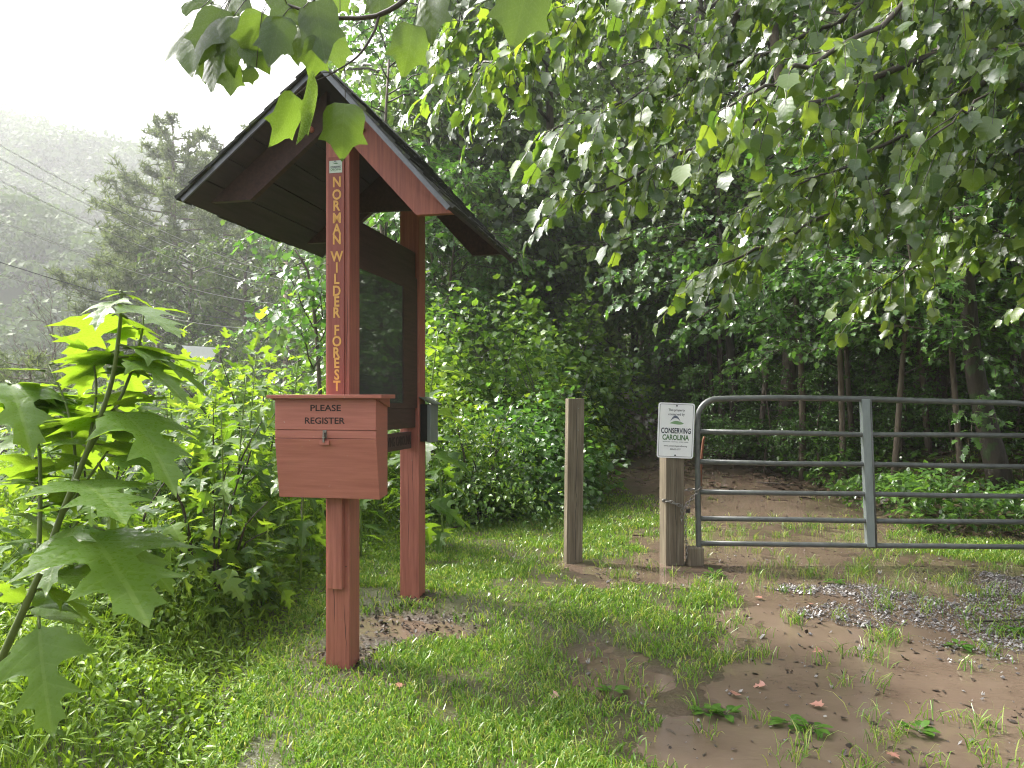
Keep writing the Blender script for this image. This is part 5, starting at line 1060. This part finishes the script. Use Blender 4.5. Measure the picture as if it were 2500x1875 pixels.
# road sign seen from behind
rb = gl(505, 19); rs = empty('road_sign', rb, 0, 'white road sign seen from behind above the tall lobed plants', 'sign'); c_ = P(500, 868, 19) - rb
mb = MB(); mb.tube([(c_.x, .03, 0), (c_.x, .03, c_.z + .2)], .03, 8); mb.build('pole', M['gatelight'], rs)
mb = MB(); s_ = .46; mb.prism([(c_.x - s_ * 1.25, c_.z + s_ * .55), (c_.x + s_ * .75, c_.z + s_ * .42), (c_.x + .05, c_.z - s_ * .9), (c_.x - s_ * .35, c_.z - s_ * .5)], 1, -.01, .0); mb.build('sign_plate', M['signwhite'], rs)

# ------------------------------------------------------------------ small things on the ground
def place_leaf(u, v, s_, lab, mat='deadleaf', yaw=0.0):
    c = G(u, v); g = scatter(big_mid if s_ > .07 else map_mid, np.array([(0, 0, .012)]), np.array([(math.cos(yaw), math.sin(yaw), .1)]), np.array([(.2, -.6, 1)]), np.array([s_]))
    tag(obj('fallen_leaf', tri_mesh('fallen_leaf', g[0], g[1], M[mat], uv=g[2]), None, c), lab, 'leaf', 'dead leaves lying on the lawn and mud')
for a in ((975, 1683, .07, 'small reddish dead leaf in the grass near the kiosk'), (1368, 1706, .075, 'reddish brown dead leaf in the grass below the lone post'), (1797, 1706, .08, 'pale pink dead leaf at the edge of the big puddle'), (2008, 1732, .07, 'brown curled leaf lying in the middle of the big puddle'),
          (1872, 1682, .075, 'tan dead leaf floating left of the curled one'), (1372, 1284, .07, 'red dead leaf in the grass just left of the lone post'), (1978, 1480, .07, 'dark red leaf in the puddle below the gate'), (1858, 1465, .06, 'orange leaf at the puddle edge below the gate'), (2005, 1593, .06, 'pink leaf among the grass tufts in the puddle'), (2170, 1845, .06, 'yellow leaf near the bottom border'), (1236, 1175, .09, 'orange dead leaf caught in the shrub bank')):
    place_leaf(*a, yaw=random.uniform(0, 6))
def rosette(u, v, s_, lab, seed):
    random.seed(seed); c = G(u, v); vg = Veg(); n = 11
    for k in range(n):
        t = k * 2.4 + random.gauss(0, .2); d = Vector((math.cos(t), math.sin(t), random.uniform(.3, .9))); vg.leaf(d * .01, d, Vector((0, 0, 1)), s_ * random.uniform(.7, 1.1))
    pl = leaf_template([(0, .02), (.25, .04), (.4, .2), (.65, .27), (.9, .14), (1, 0)], [0, .25, .4, .52, .65, .8, .9, 1], 2, .2, .45, .1); g = vg.leaves(pl)
    tag(obj('plantain_weed', tri_mesh('plantain_weed', g[0], g[1], M['bigleafweed'], smooth=True, uv=g[2]), None, c), lab, 'weed', 'broad leaved weeds in the mud')
M['bigleafweed'] = leafmat('plantain_leaf', [(.045, .12, .02), (.09, .19, .03)], (1.8, 1.8, .8), .35, .25, .6)
for i, a in enumerate(((1770, 1750, .075, 'broad leaved weed beside the pale pink leaf'), (1925, 1770, .075, 'broad leaved weed near the bottom of the big puddle'), (1985, 1785, .075, 'broad leaved weed just right of another near the bottom'), (2240, 1790, .075, 'lone broad leaved weed standing in the open puddle'), (1495, 1690, .08, 'upright weed in the grass left of the puddle'), (2035, 1425, .07, 'small round leaved weed on the gravel bar'), (1745, 1405, .09, 'weed at the foot of the wooden block'), (2470, 1545, .09, 'weed on the gravel at the right border'), (1730, 1745, .08, 'smaller broad leaved weed left of the pale pink leaf'), (2340, 1580, .08, 'round leaved weed at the lower edge of the gravel'))): rosette(*a, seed=i)
def stick(pts, r, lab, mat='barkdark'):
    w_ = MB(); q = [Vector(p) for p in pts]; w_.tube(bez(q, 8), [r * (1 - .06 * i) for i in range(8)], 6); tag(w_.build('fallen_stick', M[mat]), lab, 'stick', 'sticks on the ground')
def gp(u, v, h_=.02): p = G(u, v); p.z += h_; return p
stick([gp(1080, 1302), gp(1180, 1282, .04), gp(1290, 1262)], .016, 'long dark stick along the foot of the shrubs right of the kiosk')
stick([gp(2380, 1525), gp(2440, 1528, .03), gp(2499, 1522)], .009, 'thin dark stick on the gravel near the right border')
stick([gp(2120, 1195, .05), gp(2165, 1178, .08), gp(2210, 1165, .06)], .03, 'short dark log on the bank behind the gate upright')
stick([gp(1850, 1182), gp(1900, 1186, .03), gp(1950, 1190)], .012, 'thin stick lying on the wet trail behind the gate')
def splash(u, v, s_, lab):
    c = G(u, v); w_ = MB()
    for k in range(9):
        t = k * .7; hh_ = s_ * random.uniform(.5, 1.3); w_.tube([(math.cos(t) * s_ * .25, math.sin(t) * s_ * .25, 0), (math.cos(t) * s_ * .45, math.sin(t) * s_ * .45, hh_ * .6), (math.cos(t) * s_ * .5, math.sin(t) * s_ * .5, hh_)], [s_ * .12, s_ * .07, s_ * .05], 5)
    tag(w_.build('rain_splash', M['drop'], None, c), lab, 'splash', 'rain drops splashing in the puddles')
M['drop'], n_, o_n = newmat('clear_water_drop'); p_ = nd(n_, 'ShaderNodeBsdfPrincipled'); p_.inputs['Base Color'].default_value = (.8, .8, .8, 1); p_.inputs['Roughness'].default_value = .08; p_.inputs['Transmission Weight'].default_value = .5; p_.inputs['IOR'].default_value = 1.33; n_.links.new(p_.outputs[0], o_n.inputs[0])
for u, v, s_, lab in ((1435, 1622, .022, 'rain splash in the small puddle left of the grass patch'), (1736, 1428, .022, 'rain splash just below the wooden block'), (2045, 1512, .02, 'rain splash above the grass tufts in the puddle'), (2100, 1592, .026, 'tall rain splash in the middle of the puddle'), (2148, 1402, .024, 'rain splash under the gate'), (2030, 1680, .016, 'faint rain splash low in the big puddle'), (2400, 1700, .015, 'faint rain splash at the right')): splash(u, v, s_, lab)
# plank: misty, rainy air
mb = MB(); mb.box((-460, -60, -8), (460, 520, 130)); hz = mb.build('haze', None); tag(hz, 'thin rainy mist filling the valley air', 'haze', kind='stuff')
m, n_, o_n = newmat('rain_mist'); pv = n_.nodes.new('ShaderNodeVolumePrincipled'); pv.inputs['Color'].default_value = (.93, .95, .97, 1); pv.inputs['Density'].default_value = .0011; pv.inputs['Anisotropy'].default_value = .4
n_.links.new(pv.outputs[0], o_n.inputs['Volume']); hz.data.materials.clear(); hz.data.materials.append(m)
